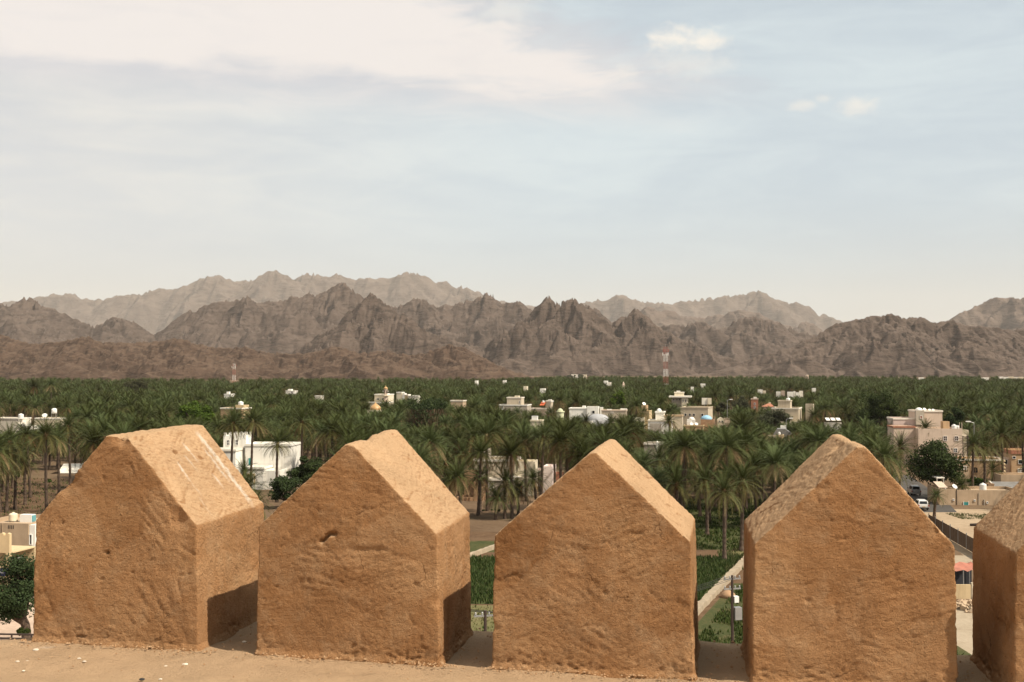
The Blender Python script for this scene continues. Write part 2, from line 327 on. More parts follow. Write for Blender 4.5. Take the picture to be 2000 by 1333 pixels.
# ------------------------------------------------------------------ mountains
def gully(x, y, tx, ty, f, seed):
    px_ = x * f; py_ = y * f; ix = np.floor(px_).astype(int); iy = np.floor(py_).astype(int); fx = px_ - ix; fy = py_ - iy
    va = 0.0; wt = 0.0
    for i in (-1, 0, 1, 2):
        for j in (-1, 0, 1, 2):
            h = _P[_P[(ix - i + seed) & 255] + ((iy - j) & 255)]; h2 = _P[h + 77]
            ox = h / 255.0 * 0.5; oy = h2 / 255.0 * 0.5
            qx = fx + i - ox; qy = fy + j - oy; w = np.exp(-(qx * qx + qy * qy) * 2.0)
            va = va + np.cos((qx * tx + qy * ty) * 2 * np.pi) * w; wt = wt + w
    return va / wt
def mountain(name, d, prof, front, back, mat_, seed, px0=-320, px1=2320, nx=900, ny=120, extra=(), steep=0.82, gul=0.5, gsize=6.0, rough=1.0):
    xs = np.linspace(gx(px0, d), gx(px1, d), nx); ys = np.linspace(-front, back, ny)
    X, Y = np.meshgrid(xs, ys)
    pp = np.array(prof, float); hx = gx(pp[:, 0], d); hz = EYE - d * (pp[:, 1] - HOR) / F
    hmax = hz.max()
    wl = hmax * 0.9
    Xw = X + wl * 0.5 * fbm(X / wl, Y / wl, seed + 0.3, 3) * np.clip(np.abs(Y) / front * 2, 0.0, 1)
    ridge = 0.16 * front * fbm(X / (wl * 1.6), seed * 3.1 + 0 * X, 0.5, 3)
    h0 = np.interp(Xw + 0, hx, hz, left=hz[0], right=hz[-1])
    slope_f = hmax / front; slope_b = hmax / back
    dy = Y - ridge
    h = h0 - np.where(dy < 0, -dy * slope_f * 1.5, dy * slope_b)
    # spurs that run out from the crest
    sp = 1 - np.abs(fbm(X / (wl * 0.8), Y / (wl * 1.7), seed + 5.1, 4)) * 1.9
    h = h + (sp - 0.65) * 0.34 * hmax * np.clip(-dy / front * 2.2, 0, 1) * np.clip(h0 / hmax, 0.3, 1)
    qm = np.random.default_rng(seed * 17); pk = list(extra)
    for i in range(1, len(prof) - 1):              # every summit of the crest is a peak with its own spurs
        if prof[i][1] < prof[i - 1][1] and prof[i][1] < prof[i + 1][1] and px0 < prof[i][0] < px1:
            pk.append((prof[i][0], prof[i][1] + 1, front * qm.uniform(.05, .22), steep * qm.uniform(.85, 1.2)))
            for sgn in (-1, 1):                    # lower shoulders in front of it
                if qm.uniform() < .75: pk.append((prof[i][0] + sgn * qm.uniform(18, 46), prof[i][1] + (HOR - prof[i][1]) * qm.uniform(.25, .5), front * qm.uniform(.3, .55), steep * qm.uniform(.75, 1.1)))
    nA = wl * 0.10 * fbm(X / (wl * .5), Y / (wl * .5), seed + 9.7, 3); nB = wl * 0.10 * fbm(X / (wl * .5), Y / (wl * .5), seed + 3.7, 3)
    for (ppx, ppy, ahead, sl_) in pk:
        dd = d - ahead; cx = gx(ppx, dd); cz = EYE - dd * (ppy - HOR) / F
        wx = (X - cx) + nA; wy = (Y + ahead) + nB
        rr = np.hypot(wx, wy); th = np.arctan2(wy, wx) + 0.35 * np.sin(rr / (wl * .22) + ppx); ns = int(qm.integers(4, 7))
        tri = np.abs(((th * ns / (2 * np.pi) + qm.uniform()) % 1.0) * 2 - 1)
        h = np.maximum(h, cz - rr * sl_ * (0.82 + 0.55 * tri))
    h = h + rough * 0.03 * hmax * fbm(X / (wl * 0.33), Y / (wl * 0.33), seed + 2.2, 4)
    f = gsize / (hmax * 2.2); a = gul * 0.075 * hmax
    dx_ = xs[1] - xs[0]; dy_ = ys[1] - ys[0]
    for k in range(5):
        gy_, gx_ = np.gradient(h, dy_, dx_); gm = np.hypot(gx_, gy_) + 1e-6
        tx, ty = -gy_ / gm, gx_ / gm
        gl = gully(X + 311 * seed, Y, tx, ty, f, seed * 13 + k)
        h = h + a * gl * np.clip(gm * 1.6, 0, 1) * np.clip(h / hmax * 2.5 + 0.15, 0, 1)
        f *= 2.0; a *= 0.46
    h = np.where(h < 0, h * 0.25 - 2, h)
    h[0, :] = -14; h[-1, :] = -14; h[:, 0] = np.minimum(h[:, 0], 0); h[:, -1] = np.minimum(h[:, -1], 0)
    V = np.stack([X, Y + d, np.maximum(h, -14)], -1).reshape(-1, 3)
    ii = np.arange(nx * ny).reshape(ny, nx)
    Fc = np.stack([ii[:-1, :-1], ii[:-1, 1:], ii[1:, 1:], ii[1:, :-1]], -1).reshape(-1, 4)
    o = link(name, new_mesh(name, V, Fc, mat_, smooth=True)); tag(o, kind='structure'); return o

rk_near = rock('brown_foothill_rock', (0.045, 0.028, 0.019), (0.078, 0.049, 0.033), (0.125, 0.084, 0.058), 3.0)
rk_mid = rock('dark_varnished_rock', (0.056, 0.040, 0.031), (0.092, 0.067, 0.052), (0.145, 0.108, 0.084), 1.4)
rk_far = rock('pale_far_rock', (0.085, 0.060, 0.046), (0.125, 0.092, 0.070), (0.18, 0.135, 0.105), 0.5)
near_p = [(-400, 650), (-50, 655), (0, 656), (50, 672), (100, 670), (130, 666), (170, 658), (200, 670), (240, 670), (280, 668), (350, 660), (370, 670), (430, 682), (480, 679),
          (520, 690), (560, 692), (600, 690), (650, 676), (700, 690), (760, 686), (800, 696), (830, 690), (880, 673), (930, 690), (980, 715), (1020, 732), (1060, 739), (1200, 742), (2400, 742)]
mid_p = [(-400, 610), (-50, 600), (0, 592), (20, 598), (65, 587), (90, 600), (115, 605), (150, 625), (190, 640), (215, 628), (240, 623), (270, 632), (305, 655), (350, 630), (370, 618),
         (400, 606), (440, 595), (490, 583), (520, 592), (550, 588), (590, 580), (608, 577), (625, 582), (668, 555), (705, 588), (745, 604), (760, 606), (780, 600), (820, 583), (850, 598),
         (890, 597), (950, 576), (985, 597), (1010, 590), (1040, 608), (1090, 604), (1140, 600), (1165, 606), (1200, 628), (1240, 640), (1275, 645), (1340, 632), (1365, 630),
         (1400, 645), (1430, 630), (1470, 619), (1500, 628), (1540, 640), (1580, 655), (1620, 680), (1700, 720), (2400, 730)]
far_p = [(-400, 600), (-100, 605), (0, 596), (20, 590), (60, 582), (125, 577), (160, 580), (200, 585), (260, 575), (330, 565), (400, 543), (415, 539), (440, 548), (500, 545), (535, 528), (570, 545),
         (605, 536), (650, 537), (700, 543), (735, 548), (805, 532), (850, 548), (890, 562), (910, 559), (940, 572), (985, 590), (1010, 597), (1100, 600), (1150, 590), (1220, 580), (1260, 592),
         (1300, 592), (1360, 590), (1430, 577), (1485, 567), (1530, 582), (1580, 600), (1640, 628), (1700, 660), (1800, 700), (2400, 700)]
inter_p = [(1000, 730), (1200, 640), (1260, 600), (1300, 606), (1340, 620), (1400, 618), (1440, 606), (1480, 614), (1520, 634), (1560, 640), (1575, 628), (1600, 645), (1640, 672), (1700, 720), (1800, 730)]
rfar_p = [(1500, 735), (1700, 690), (1800, 650), (1850, 625), (1900, 604), (1950, 584), (1980, 579), (2010, 582), (2100, 600), (2200, 590), (2400, 620)]
right_p = [(1200, 742), (1380, 730), (1440, 712), (1500, 690), (1560, 672), (1600, 655), (1640, 632), (1690, 621), (1735, 614), (1760, 622), (1800, 621), (1830, 632), (1860, 625), (1900, 635), (1950, 640),
           (2000, 645), (2100, 640), (2250, 650), (2400, 660)]
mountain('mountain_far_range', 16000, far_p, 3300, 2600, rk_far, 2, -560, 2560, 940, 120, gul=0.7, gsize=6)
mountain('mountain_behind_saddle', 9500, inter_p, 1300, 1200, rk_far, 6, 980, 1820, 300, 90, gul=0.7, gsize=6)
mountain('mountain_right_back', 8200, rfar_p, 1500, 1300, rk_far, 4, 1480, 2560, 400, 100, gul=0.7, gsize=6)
mountain('mountain_middle_range', 5200, mid_p, 1150, 900, rk_mid, 3, -600, 2000, 1150, 180, gul=0.8, gsize=6,
         extra=[(240, 626, 250, 0.62), (470, 625, 300, 0.7), (560, 640, 420, 0.7), (870, 640, 350, 0.7), (1330, 672, 420, 0.55), (1470, 655, 380, 0.6), (420, 668, 620, 0.5), (100, 650, 500, 0.6)])
fm_p = [(-400, 746), (420, 746), (500, 722), (560, 692), (600, 668), (650, 640), (690, 608), (730, 577), (765, 603), (800, 635), (850, 655), (900, 668), (950, 690), (985, 682), (1010, 655), (1040, 615), (1070, 585), (1095, 599), (1120, 588), (1155, 612), (1190, 645),
        (1215, 628), (1240, 608), (1275, 638), (1330, 662), (1400, 692), (1500, 722), (1600, 746), (2400, 746)]
mountain('mountain_front_peaks', 3700, fm_p, 760, 520, rk_mid, 9, 380, 1640, 760, 170, gul=0.8, gsize=7,
         extra=[(640, 690, 380, 0.5), (830, 690, 330, 0.55), (1000, 700, 420, 0.5), (1150, 690, 330, 0.5), (1290, 700, 300, 0.5), (900, 705, 480, 0.4)])
mountain('mountain_right_shoulder', 3300, right_p, 650, 520, rk_mid, 8, 1220, 2560, 640, 170, gul=0.8, gsize=6,
         extra=[(1560, 690, 220, 0.55), (1700, 672, 200, 0.6), (1930, 668, 160, 0.6), (1830, 695, 330, 0.5)])
mountain('foothills_brown', 2500, near_p, 330, 260, rk_near, 5, -600, 1260, 1050, 130, gul=0.8, gsize=6, steep=0.5, rough=1.5,
         extra=[(60, 690, 110, 0.5), (220, 690, 130, 0.5), (480, 705, 110, 0.45), (640, 708, 130, 0.45)])

# ------------------------------------------------------------------ the air
hz_m = bpy.data.materials.new('dusty_air'); hz_m.use_nodes = True
nt = hz_m.node_tree; nt.nodes.clear(); o_ = nt.nodes.new('ShaderNodeOutputMaterial'); pv = nt.nodes.new('ShaderNodeVolumePrincipled')
pv.inputs['Color'].default_value = (0.95, 0.89, 0.81, 1); pv.inputs['Density'].default_value = 2.7e-5; pv.inputs['Anisotropy'].default_value = 0.0
nt.links.new(pv.outputs[0], o_.inputs['Volume'])
hz_m.cycles.homogeneous_volume = True
hzo = MB().box(-26000, 26000, -6500, 26000, -16, 1700).build('haze', hz_m); tag(hzo, 'thin dusty haze over the plain and mountains', None, kind='stuff')

# ------------------------------------------------------------------ fort: ledge, wall, merlons
ANG = R(-12.4); LEDGE = EYE - 1.37
O2 = Vector((-2.40, 5.665))
uu = Vector((math.cos(ANG), math.sin(ANG))); vv = Vector((-math.sin(ANG), math.cos(ANG)))
fort = link('fort_battlement', None, None, (O2.x, O2.y, LEDGE), (0, 0, ANG)); fort.empty_display_size = 0.3
tag(fort, 'tan mud-plastered fort battlement with pointed merlons on a ledge', 'battlement')
def remeshed(V, Fc, voxel, smooth_it):
    me = new_mesh('tmp', V, Fc); bm = bmesh.new(); bm.from_mesh(me); bmesh.ops.recalc_face_normals(bm, faces=bm.faces); bm.to_mesh(me); bm.free()
    ob = link('tmp', me); r = ob.modifiers.new('r', 'REMESH'); r.mode = 'VOXEL'; r.voxel_size = voxel; r.adaptivity = 0
    s = ob.modifiers.new('s', 'SMOOTH'); s.factor = 0.5; s.iterations = smooth_it
    dg = bpy.context.evaluated_depsgraph_get(); out = bpy.data.meshes.new_from_object(ob.evaluated_get(dg))
    bpy.data.objects.remove(ob); bpy.data.meshes.remove(me); return out
def seg_dist(p, a, b):
    a = np.array(a); b = np.array(b); ab = b - a; t = np.clip(((p - a) @ ab) / (ab @ ab), 0, 1); q = p - (a + t[:, None] * ab)
    return np.linalg.norm(q, axis=1), t
def roughen(me, seed, base_wear=True, cracks=(), chips=(), stains=None, amp=1.0):
    n = len(me.vertices); P_ = np.empty(n * 3); me.vertices.foreach_get('co', P_); P_ = P_.reshape(-1, 3)
    Nn = np.empty(n * 3); me.vertex_normals.foreach_get('vector', Nn); Nn = Nn.reshape(-1, 3)
    x, y, z = P_.T; s = seed * 7.3
    dsp = 0.006 * fbm(x * 2.0 + s, y * 2.0, z * 2.0, 2) + 0.0035 * fbm(x * 9 + s, y * 9, z * 9, 2)
    # trowel drags: each patch pulled in one direction
    qs = np.random.default_rng(int(seed) * 5 + 1); sites = qs.uniform(0, 1, (70, 3)) * np.array([0.95, 0.7, 1.05]); ang = qs.normal(0.15, 0.75, 70)
    wx = P_ + 0.05 * np.stack([pn(x * 7 + s, y * 7, z * 7), pn(x * 7, y * 7 + s, z * 7 + 3), pn(x * 7, y * 7, z * 7 + s)], 1)
    best = np.full(n, 9.0); second = np.full(n, 9.0); ids = np.zeros(n, int)
    for k in range(70):
        dk = np.linalg.norm(wx - sites[k], axis=1); m_ = dk < best; second = np.where(m_, best, np.minimum(second, dk)); ids = np.where(m_, k, ids); best = np.where(m_, dk, best)
    h2 = x + y; cs_, sn_ = np.cos(ang[ids]), np.sin(ang[ids]); a = h2 * cs_ + z * sn_; b = -h2 * sn_ + z * cs_
    drag = np.clip(pn(a * 9 + ids, b * 62, ids * 0.7) * 2.0, -1, 0.35)
    patch = np.clip(pn(ids * 3.7 + s, ids * 1.9, 0.5 + 0 * x) * 2.4 + 0.45, 0.08, 1)
    lip = np.exp(-((second - best) / 0.007) ** 2) * np.clip(pn(x * 5 + s, y * 5, z * 5) * 2.5, 0, 1)      # broken lips where two drags meet
    dsp += amp * (0.0030 * drag * patch - 0.0055 * lip + 0.0020 * pn(x * 48 + s, y * 48, z * 48) * np.clip(patch + .25, 0, 1) + 0.0008 * qs.normal(size=n))
    pits = np.clip(pn(x * 26 + s, y * 26, z * 26 + 5) - 0.42, 0, 1); dsp -= 0.05 * amp * pits
    if base_wear:
        wz = np.clip(1 - z / 0.12, 0, 1); dsp -= 0.030 * wz * np.clip(fbm(x * 24 + s, y * 24, z * 60, 3) * 1.3 - .05, 0, 1) * np.clip(pn(x * 4 + s, y * 4, 2.0) * 3 + .5, 0, 1)
        dsp += 0.012 * np.clip(1 - z / 0.03, 0, 1)
    for poly, wd, dp in cracks:                 # open cracks: polyline in face coordinates (u, z) on the front face
        q = np.stack([x, z], 1) + 0.012 * np.stack([pn(x * 30, z * 30, s), pn(x * 30, z * 30, s + 9)], 1)
        dm = np.full(n, 9.0)
        for k in range(len(poly) - 1): dm = np.minimum(dm, seg_dist(q, poly[k], poly[k + 1])[0])
        dsp -= np.where(y < 0.08, dp * np.exp(-(dm / wd) ** 2), 0)
    for (cu, cv, cz, r_, dp) in chips:          # broken-off lumps
        dd = np.sqrt((x - cu) ** 2 + (y - cv) ** 2 + (z - cz) ** 2) + 0.03 * pn(x * 20, y * 20, z * 20)
        dsp -= dp * np.clip(1 - dd / r_, 0, 1) ** 1.5
    P_ = P_ + Nn * dsp[:, None]
    me.vertices.foreach_set('co', P_.ravel())
    st = np.zeros(n) if stains is None else stains(P_)
    at = me.attributes.new('stain', 'FLOAT', 'POINT'); at.data.foreach_set('value', st.astype(np.float32))
    me.polygons.foreach_set('use_smooth', np.ones(len(me.polygons), dtype=bool)); me.update()
    return me
def gable(w, t, el_, er, ap, hf, hb, lean_l=0.012, lean_r=0.012, flat=0.03, back_in=0.015):
    fr = [(0, -0.1), (w, -0.1), (w - lean_r, er), (ap + flat, hf), (ap - flat, hf), (lean_l, el_)]
    bk = [(back_in, -0.1), (w - back_in, -0.1), (w - lean_r - back_in, er + 0.015), (ap + flat, hb), (ap - flat, hb), (lean_l + back_in, el_ + 0.015)]
    V = [(u, 0, z) for u, z in fr] + [(u, t, z) for u, z in bk]
    Fc = [tuple(range(6)), tuple(range(11, 5, -1))] + [(i, 6 + i, 6 + (i + 1) % 6, (i + 1) % 6) for i in range(6)]
    return V, Fc
def white_runs(P_):
    """droppings that ran down the sunny slope: streak list in (fraction down the slope, depth)"""
    x, y, z = P_.T; on = (x > 0.5) & (z > 0.55)
    dn = np.hypot(x - 0.47, 1.02 - z) / 0.62
    st = np.zeros(len(x))
    for (a0, a1, v0, wd, k) in ((0.18, 0.42, 0.44, .010, .9), (0.30, 0.50, 0.37, .008, .7), (0.34, 0.60, 0.245, .008, .9), (0.48, 0.75, 0.24, .007, .5), (0.10, 0.95, 0.655, .022, .8),
                                (0.52, 0.72, 0.50, .010, .9), (0.30, 0.40, 0.30, .008, .5), (0.25, 0.70, 0.60, .012, .55), (0.7, 0.98, 0.20, .006, .3)):
        m_ = np.clip(1.5 - 1.1 * np.abs(y - v0 - 0.012 * pn(dn * 9, y * 3, v0 * 50)) / (wd * (1 + 0.9 * pn(dn * 22, v0 * 40, 1.0))), 0, 1)
        m_ *= np.clip((dn - a0) / 0.06, 0, 1) * np.clip((a1 - dn) / 0.16, 0, 1) * np.clip(0.75 + 1.6 * pn(dn * 30, y * 60, 3.0), 0, 1)
        st = np.maximum(st, k * m_)
    return np.where(on, st, 0)
specs = [  # u0, w, t, eave left, eave right, apex u, ridge front, ridge back, flat
    (0.000, 0.909, 0.79, 0.605, 0.600, 0.460, 1.035, 1.050, 0.055, 1, [], [(0.80, 0.0, 0.63, .07, .02), (0.415, 0.0, 0.455, 0.014, 0.05), (0.20, 0.0, 0.80, .09, .02), (0.5, .0, 1.03, .08, .03), (0.62, 0.30, 0.93, .02, .02), (0.66, 0.5, 0.9, .02, .03)], white_runs,
     'leftmost merlon, with white bird droppings streaked down its sunny slope'),
    (1.202, 0.915, 0.66, 0.610, 0.600, 0.470, 1.010, 1.045, 0.020, 2, [([(0.335, 0.548), (0.365, 0.575), (0.385, 0.584), (0.40, 0.584)], 0.008, 0.03)], [(0.47, 0.28, 1.04, .12, .028), (0.40, 0.08, 1.0, .06, .02), (0.915, 0.0, 0.30, .05, .015)], None,
     'second merlon from the left, with a short open gash in its face'),
    (2.360, 0.914, 0.66, 0.600, 0.605, 0.470, 0.990, 1.010, 0.012, 3, [([(0.0, 0.415), (0.05, 0.40), (0.10, 0.43), (0.14, 0.42)], 0.0035, 0.008)], [(0.914, 0.0, 0.12, .05, .02), (0.0, 0.0, 0.2, .04, .012)], None,
     'middle merlon, sharp-pointed, with a hairline crack at its left edge'),
    (3.497, 0.868, 0.66, 0.600, 0.605, 0.470, 1.030, 1.045, 0.018, 4, [], [(0.42, 0.33, 1.05, .10, .03), (0.78, 0, 0.66, .04, .008)], None,
     'fourth merlon, its dull weathered slope facing the shade'),
    (4.555, 0.910, 0.66, 0.600, 0.600, 0.455, 1.030, 1.045, 0.018, 5, [], [], None,
     'dark shaded merlon cut off by the picture edge on the right'),
]
for (u0, w, t, e1, e2, ap, hf, hb, fl, sd, cr, ch, stn, lab) in specs:
    V, Fc = gable(w, t, e1, e2, ap, hf, hb, flat=fl)
    me = remeshed(V, Fc, 0.0085, 4); roughen(me, sd, True, cr, ch, stn); me.materials.append(M_plaster)
    tag(link('merlon', me, fort, (u0 + (0.02 if sd >= 4 else 0), 0, 0), (0, 0, R(5.4) if sd >= 4 else 0)), lab)
# ledge plan in (u, v); back edge right behind the merlons, turning away at the left end
led = [(-4.5, -6.0), (9.5, -6.0), (9.5, 0.74), (1.0, 0.74), (1.0, 0.86), (-0.02, 0.86), (-0.06, 0.10), (-0.16, 0.06), (-0.62, -0.12), (-4.5, -1.9)]
lv = [(u, v, 0.0) for u, v in led] + [(u, v, -0.55) for u, v in led]; nl = len(led)
lf = [tuple(range(nl)), tuple(range(2 * nl - 1, nl - 1, -1))] + [(i, nl + i, nl + (i + 1) % nl, (i + 1) % nl) for i in range(nl)]
me = remeshed(lv, lf, 0.035, 3)
n = len(me.vertices); P_ = np.empty(n * 3); me.vertices.foreach_get('co', P_); P_ = P_.reshape(-1, 3)
x, y, z = P_.T
top = z > -0.2
for (u0, w, *_r) in specs:   # gap floors dish a little between merlons and curl up against them
    pass
P_[:, 2] += np.where(top, 0.014 * fbm(x * 1.6, y * 1.6, 0.3, 3) + 0.010 * pn(x * 7, y * 7, 1.1) + 0.006 * pn(x * 13, y * 13, 4.1), 0)
me.vertices.foreach_set('co', P_.ravel())
sp = np.zeros(n)
for _ in range(22):
    cu, cv = rng.uniform(-1.2, 4), rng.uniform(-1.2, -0.05); ra = rng.uniform(.005, .014)
    sp = np.maximum(sp, rng.uniform(.3, .9) * np.clip(1.6 - np.hypot((x - cu) / 2.2, y - cv) / ra, 0, 1))
at = me.attributes.new('stain', 'FLOAT', 'POINT'); at.data.foreach_set('value', np.where(top, sp, 0).astype(np.float32))
me.polygons.foreach_set('use_smooth', np.ones(len(me.polygons), dtype=bool)); me.materials.append(M_ledge)
link('ledge', me, fort)
wall = [(-4.4, -5.9), (9.4, -5.9), (9.4, 0.70), (0.97, 0.70), (0.97, 0.82), (-0.05, 0.82), (-0.09, 0.06), (-0.62, -0.17), (-4.4, -1.95)]
cxw = sum(p[0] for p in wall) / len(wall); cyw = sum(p[1] for p in wall) / len(wall); k_ = len(wall)
wv = [(u, v, -0.45) for u, v in wall] + [(cxw + (u - cxw) * 1.12, cyw + (v - cyw) * 1.18, -LEDGE) for u, v in wall]
wf = [tuple(range(k_)), tuple(range(2 * k_ - 1, k_ - 1, -1))] + [(i, k_ + i, k_ + (i + 1) % k_, (i + 1) % k_) for i in range(k_)]
MB().add(wv, wf).build('tower_wall', M_plaster, fort)
# ------------------------------------------------------------------ roads, fields, paths (sheets, each a few mm above the one below)
def sheet(name, pts, mat_, z, kind='structure'):
    o = MB().add([(p[0], p[1], z) for p in pts], [tuple(range(len(pts)))]).build(name, mat_); tag(o, kind=kind); return o
def soil(name, a, b_, c_, sc=0.25, bump=0.4):
    m_, nt, b, out = nodes_of(name); p = pos_of(nt)
    n1 = tex(nt, 'Noise', sc, 7, 0.65, p, 0.4).outputs[0]; n2 = tex(nt, 'Noise', sc * 9, 5, 0.6, p).outputs[0]
    c = ramp(nt, n1, [(0.3, a), (0.5, b_), (0.7, c_)]); c = mixc(nt, ramp(nt, n2, [(0.45, (0, 0, 0)), (0.75, (0.5, 0.5, 0.5))]), c, tuple(x * 1.3 for x in c_))
    nt.links.new(c, b.inputs['Base Color']); b.inputs['Roughness'].default_value = 1.0; b.inputs['Specular IOR Level'].default_value = 0.1
    bumped(nt, b, n2, bump, 0.08); return m_
S_tan = soil('sandy_plaza', (0.28, 0.20, 0.125), (0.33, 0.245, 0.16), (0.37, 0.285, 0.19), 0.12)
S_asph = soil('worn_asphalt', (0.055, 0.05, 0.046), (0.075, 0.068, 0.06), (0.095, 0.085, 0.075), 0.3, 0.15)
S_green = soil('crop_soil', (0.030, 0.042, 0.014), (0.052, 0.060, 0.021), (0.10, 0.078, 0.036), 0.4)
S_olive = soil('rough_pasture', (0.085, 0.085, 0.032), (0.12, 0.11, 0.045), (0.17, 0.14, 0.07), 0.22)
S_brown = soil('tilled_earth', (0.075, 0.043, 0.024), (0.11, 0.066, 0.037), (0.15, 0.098, 0.057), 0.3)
S_pale = soil('pale_lane', (0.26, 0.205, 0.14), (0.31, 0.25, 0.175), (0.35, 0.285, 0.205), 0.3, 0.2)
M_concrete = paint('old_concrete', (0.33, 0.26, 0.175), 0.9, 0.3, 1.2)
sheet('field_tilled', [(-60, 88), (46, 88), (52, 172), (-60, 172)], S_brown, 0.004)
sheet('field_pasture', [(-34, 90), (14, 90), (19, 119), (-34, 119)], S_olive, 0.008)
sheet('field_alfalfa', [(-34, 119.5), (19.9, 119.5), (30.7, 149), (-34, 149)], S_green, 0.008)
sheet('field_alfalfa_back', [(-34, 153), (6, 153), (7, 163), (-34, 163)], S_green, 0.008)
sheet('field_clover', [(11.2, 92), (40, 92), (40, 131), (25.6, 131)], S_green, 0.012)
sheet('field_stubble', [(26, 140), (50, 140), (50, 154), (28, 154)], S_olive, 0.008)
sheet('field_under_palms', [(12, 155), (54, 155), (62, 215), (12, 215)], S_green, 0.008)
sheet('plaza', [(58, 96), (140, 96), (170, 186), (132, 196), (69, 200), (60, 150)], S_tan, 0.006)
sheet('road_asphalt', [(69.8, 195), (76.8, 195), (82.5, 216), (92, 262), (86, 262), (76, 216)], S_asph, 0.012)
sheet('lane_pale', [(30, 60), (52, 60), (60, 119), (42, 119)], S_pale, 0.011)
sheet('lane_behind_fence', [(50, 141), (80, 141), (80, 149), (50, 151)], S_pale, 0.012)
sheet('street_paving', [(-75, 75), (-34, 75), (-40, 122), (-75, 128)], soil('street_dust', (0.36, 0.26, 0.19), (0.42, 0.31, 0.23), (0.46, 0.35, 0.265), 0.2), 0.006)
sheet('yard_earth', [(-130, 180), (-70, 176), (-72, 246), (-130, 262)], S_brown, 0.005)

def bund(name, a, b, w, h, label, cat='wall'):
    a = Vector(a); b = Vector(b); L_ = (b - a).length; n_ = int(L_ / 0.8); mb = MB(); V = []; Fc = []
    t = (b - a).normalized(); s = Vector((-t.y, t.x, 0))
    for i in range(n_ + 1):
        p = a + t * (L_ * i / n_); j = random.uniform(-.05, .05); hh = h + random.uniform(-.07, .07)
        for (o_, z) in ((-w / 2 - .06, 0), (-w / 2, hh), (w / 2, hh), (w / 2 + .06, 0)): q = p + s * (o_ + j); V.append((q.x, q.y, z))
    for i in range(n_):
        for k in range(3): Fc.append((4 * i + k, 4 * i + k + 1, 4 * i + 5 + k, 4 * i + 4 + k))
    Fc += [(0, 1, 2, 3), tuple(4 * n_ + k for k in (3, 2, 1, 0))]
    o = mb.add(V, Fc).build(name, M_concrete); tag(o, label, cat); return o
bund('channel_wall', (14.5, 104, 0), (31.5, 149.5, 0), 0.8, 0.5, 'pale raised water channel wall running through the clover field')
bund('channel_wall', (-10.5, 137.5, 0), (5, 173, 0), 0.5, 0.5, 'thin pale field wall crossing the green alfalfa')

# ------------------------------------------------------------------ houses
M_white = paint('whitewash', (0.80, 0.765, 0.68), 0.85, 0.10, 0.5)
M_cream = paint('cream_render', (0.66, 0.575, 0.42), 0.85, 0.14, 0.5)
M_beige = paint('beige_render', (0.50, 0.42, 0.305), 0.85, 0.14, 0.5)
M_greyb = paint('greyish_beige_render', (0.40, 0.345, 0.27), 0.88, 0.2, 0.4)
M_pink = paint('pinkish_render', (0.56, 0.435, 0.33), 0.85, 0.12, 0.5)
M_rose = paint('rose_render', (0.56, 0.43, 0.37), 0.85, 0.1, 0.5)
M_ochre = paint('ochre_render', (0.45, 0.30, 0.165), 0.85, 0.16, 0.5)
M_tan = paint('tan_render', (0.44, 0.32, 0.205), 0.9, 0.25, 0.4)
M_mud = paint('crumbling_mudbrick', (0.36, 0.22, 0.12), 0.95, 0.35, 1.2, 0.5)
M_brick = paint('brick_red_render', (0.36, 0.15, 0.085), 0.9, 0.2, 1.0)
M_yel = paint('yellow_render', (0.58, 0.44, 0.25), 0.85, 0.12, 0.6)
M_trim = paint('pale_trim', (0.74, 0.68, 0.57), 0.8, 0.1, 0.8)
M_dark = paint('dark_wood', (0.05, 0.03, 0.02), 0.7, 0.3, 2.0)
M_teal = paint('teal_paint', (0.03, 0.24, 0.22), 0.5, 0.2, 2.0)
M_blue = paint('pale_blue_dome_paint', (0.26, 0.46, 0.60), 0.6, 0.12, 1.0)
M_frame = paint('white_frame', (0.75, 0.72, 0.66), 0.6, 0.05, 2.0, 0)
M_tank = paint('white_plastic_tank', (0.78, 0.76, 0.70), 0.5, 0.06, 1.0, 0)
M_gold = paint('golden_dome', (0.46, 0.27, 0.11), 0.45, 0.15, 1.0, 0)
M_steel = paint('galvanised_steel', (0.38, 0.37, 0.35), 0.5, 0.15, 2.0, 0, 0.6)
M_black = paint('soot_black', (0.02, 0.018, 0.016), 0.7, 0.2, 2.0, 0)
M_roofgrey = paint('grey_sheet_roof', (0.20, 0.19, 0.175), 0.6, 0.25, 0.8)
M_glass = glass()
VIEW = []     # (x0, x1, y0, y1, distance): picture windows kept clear of scattered palms
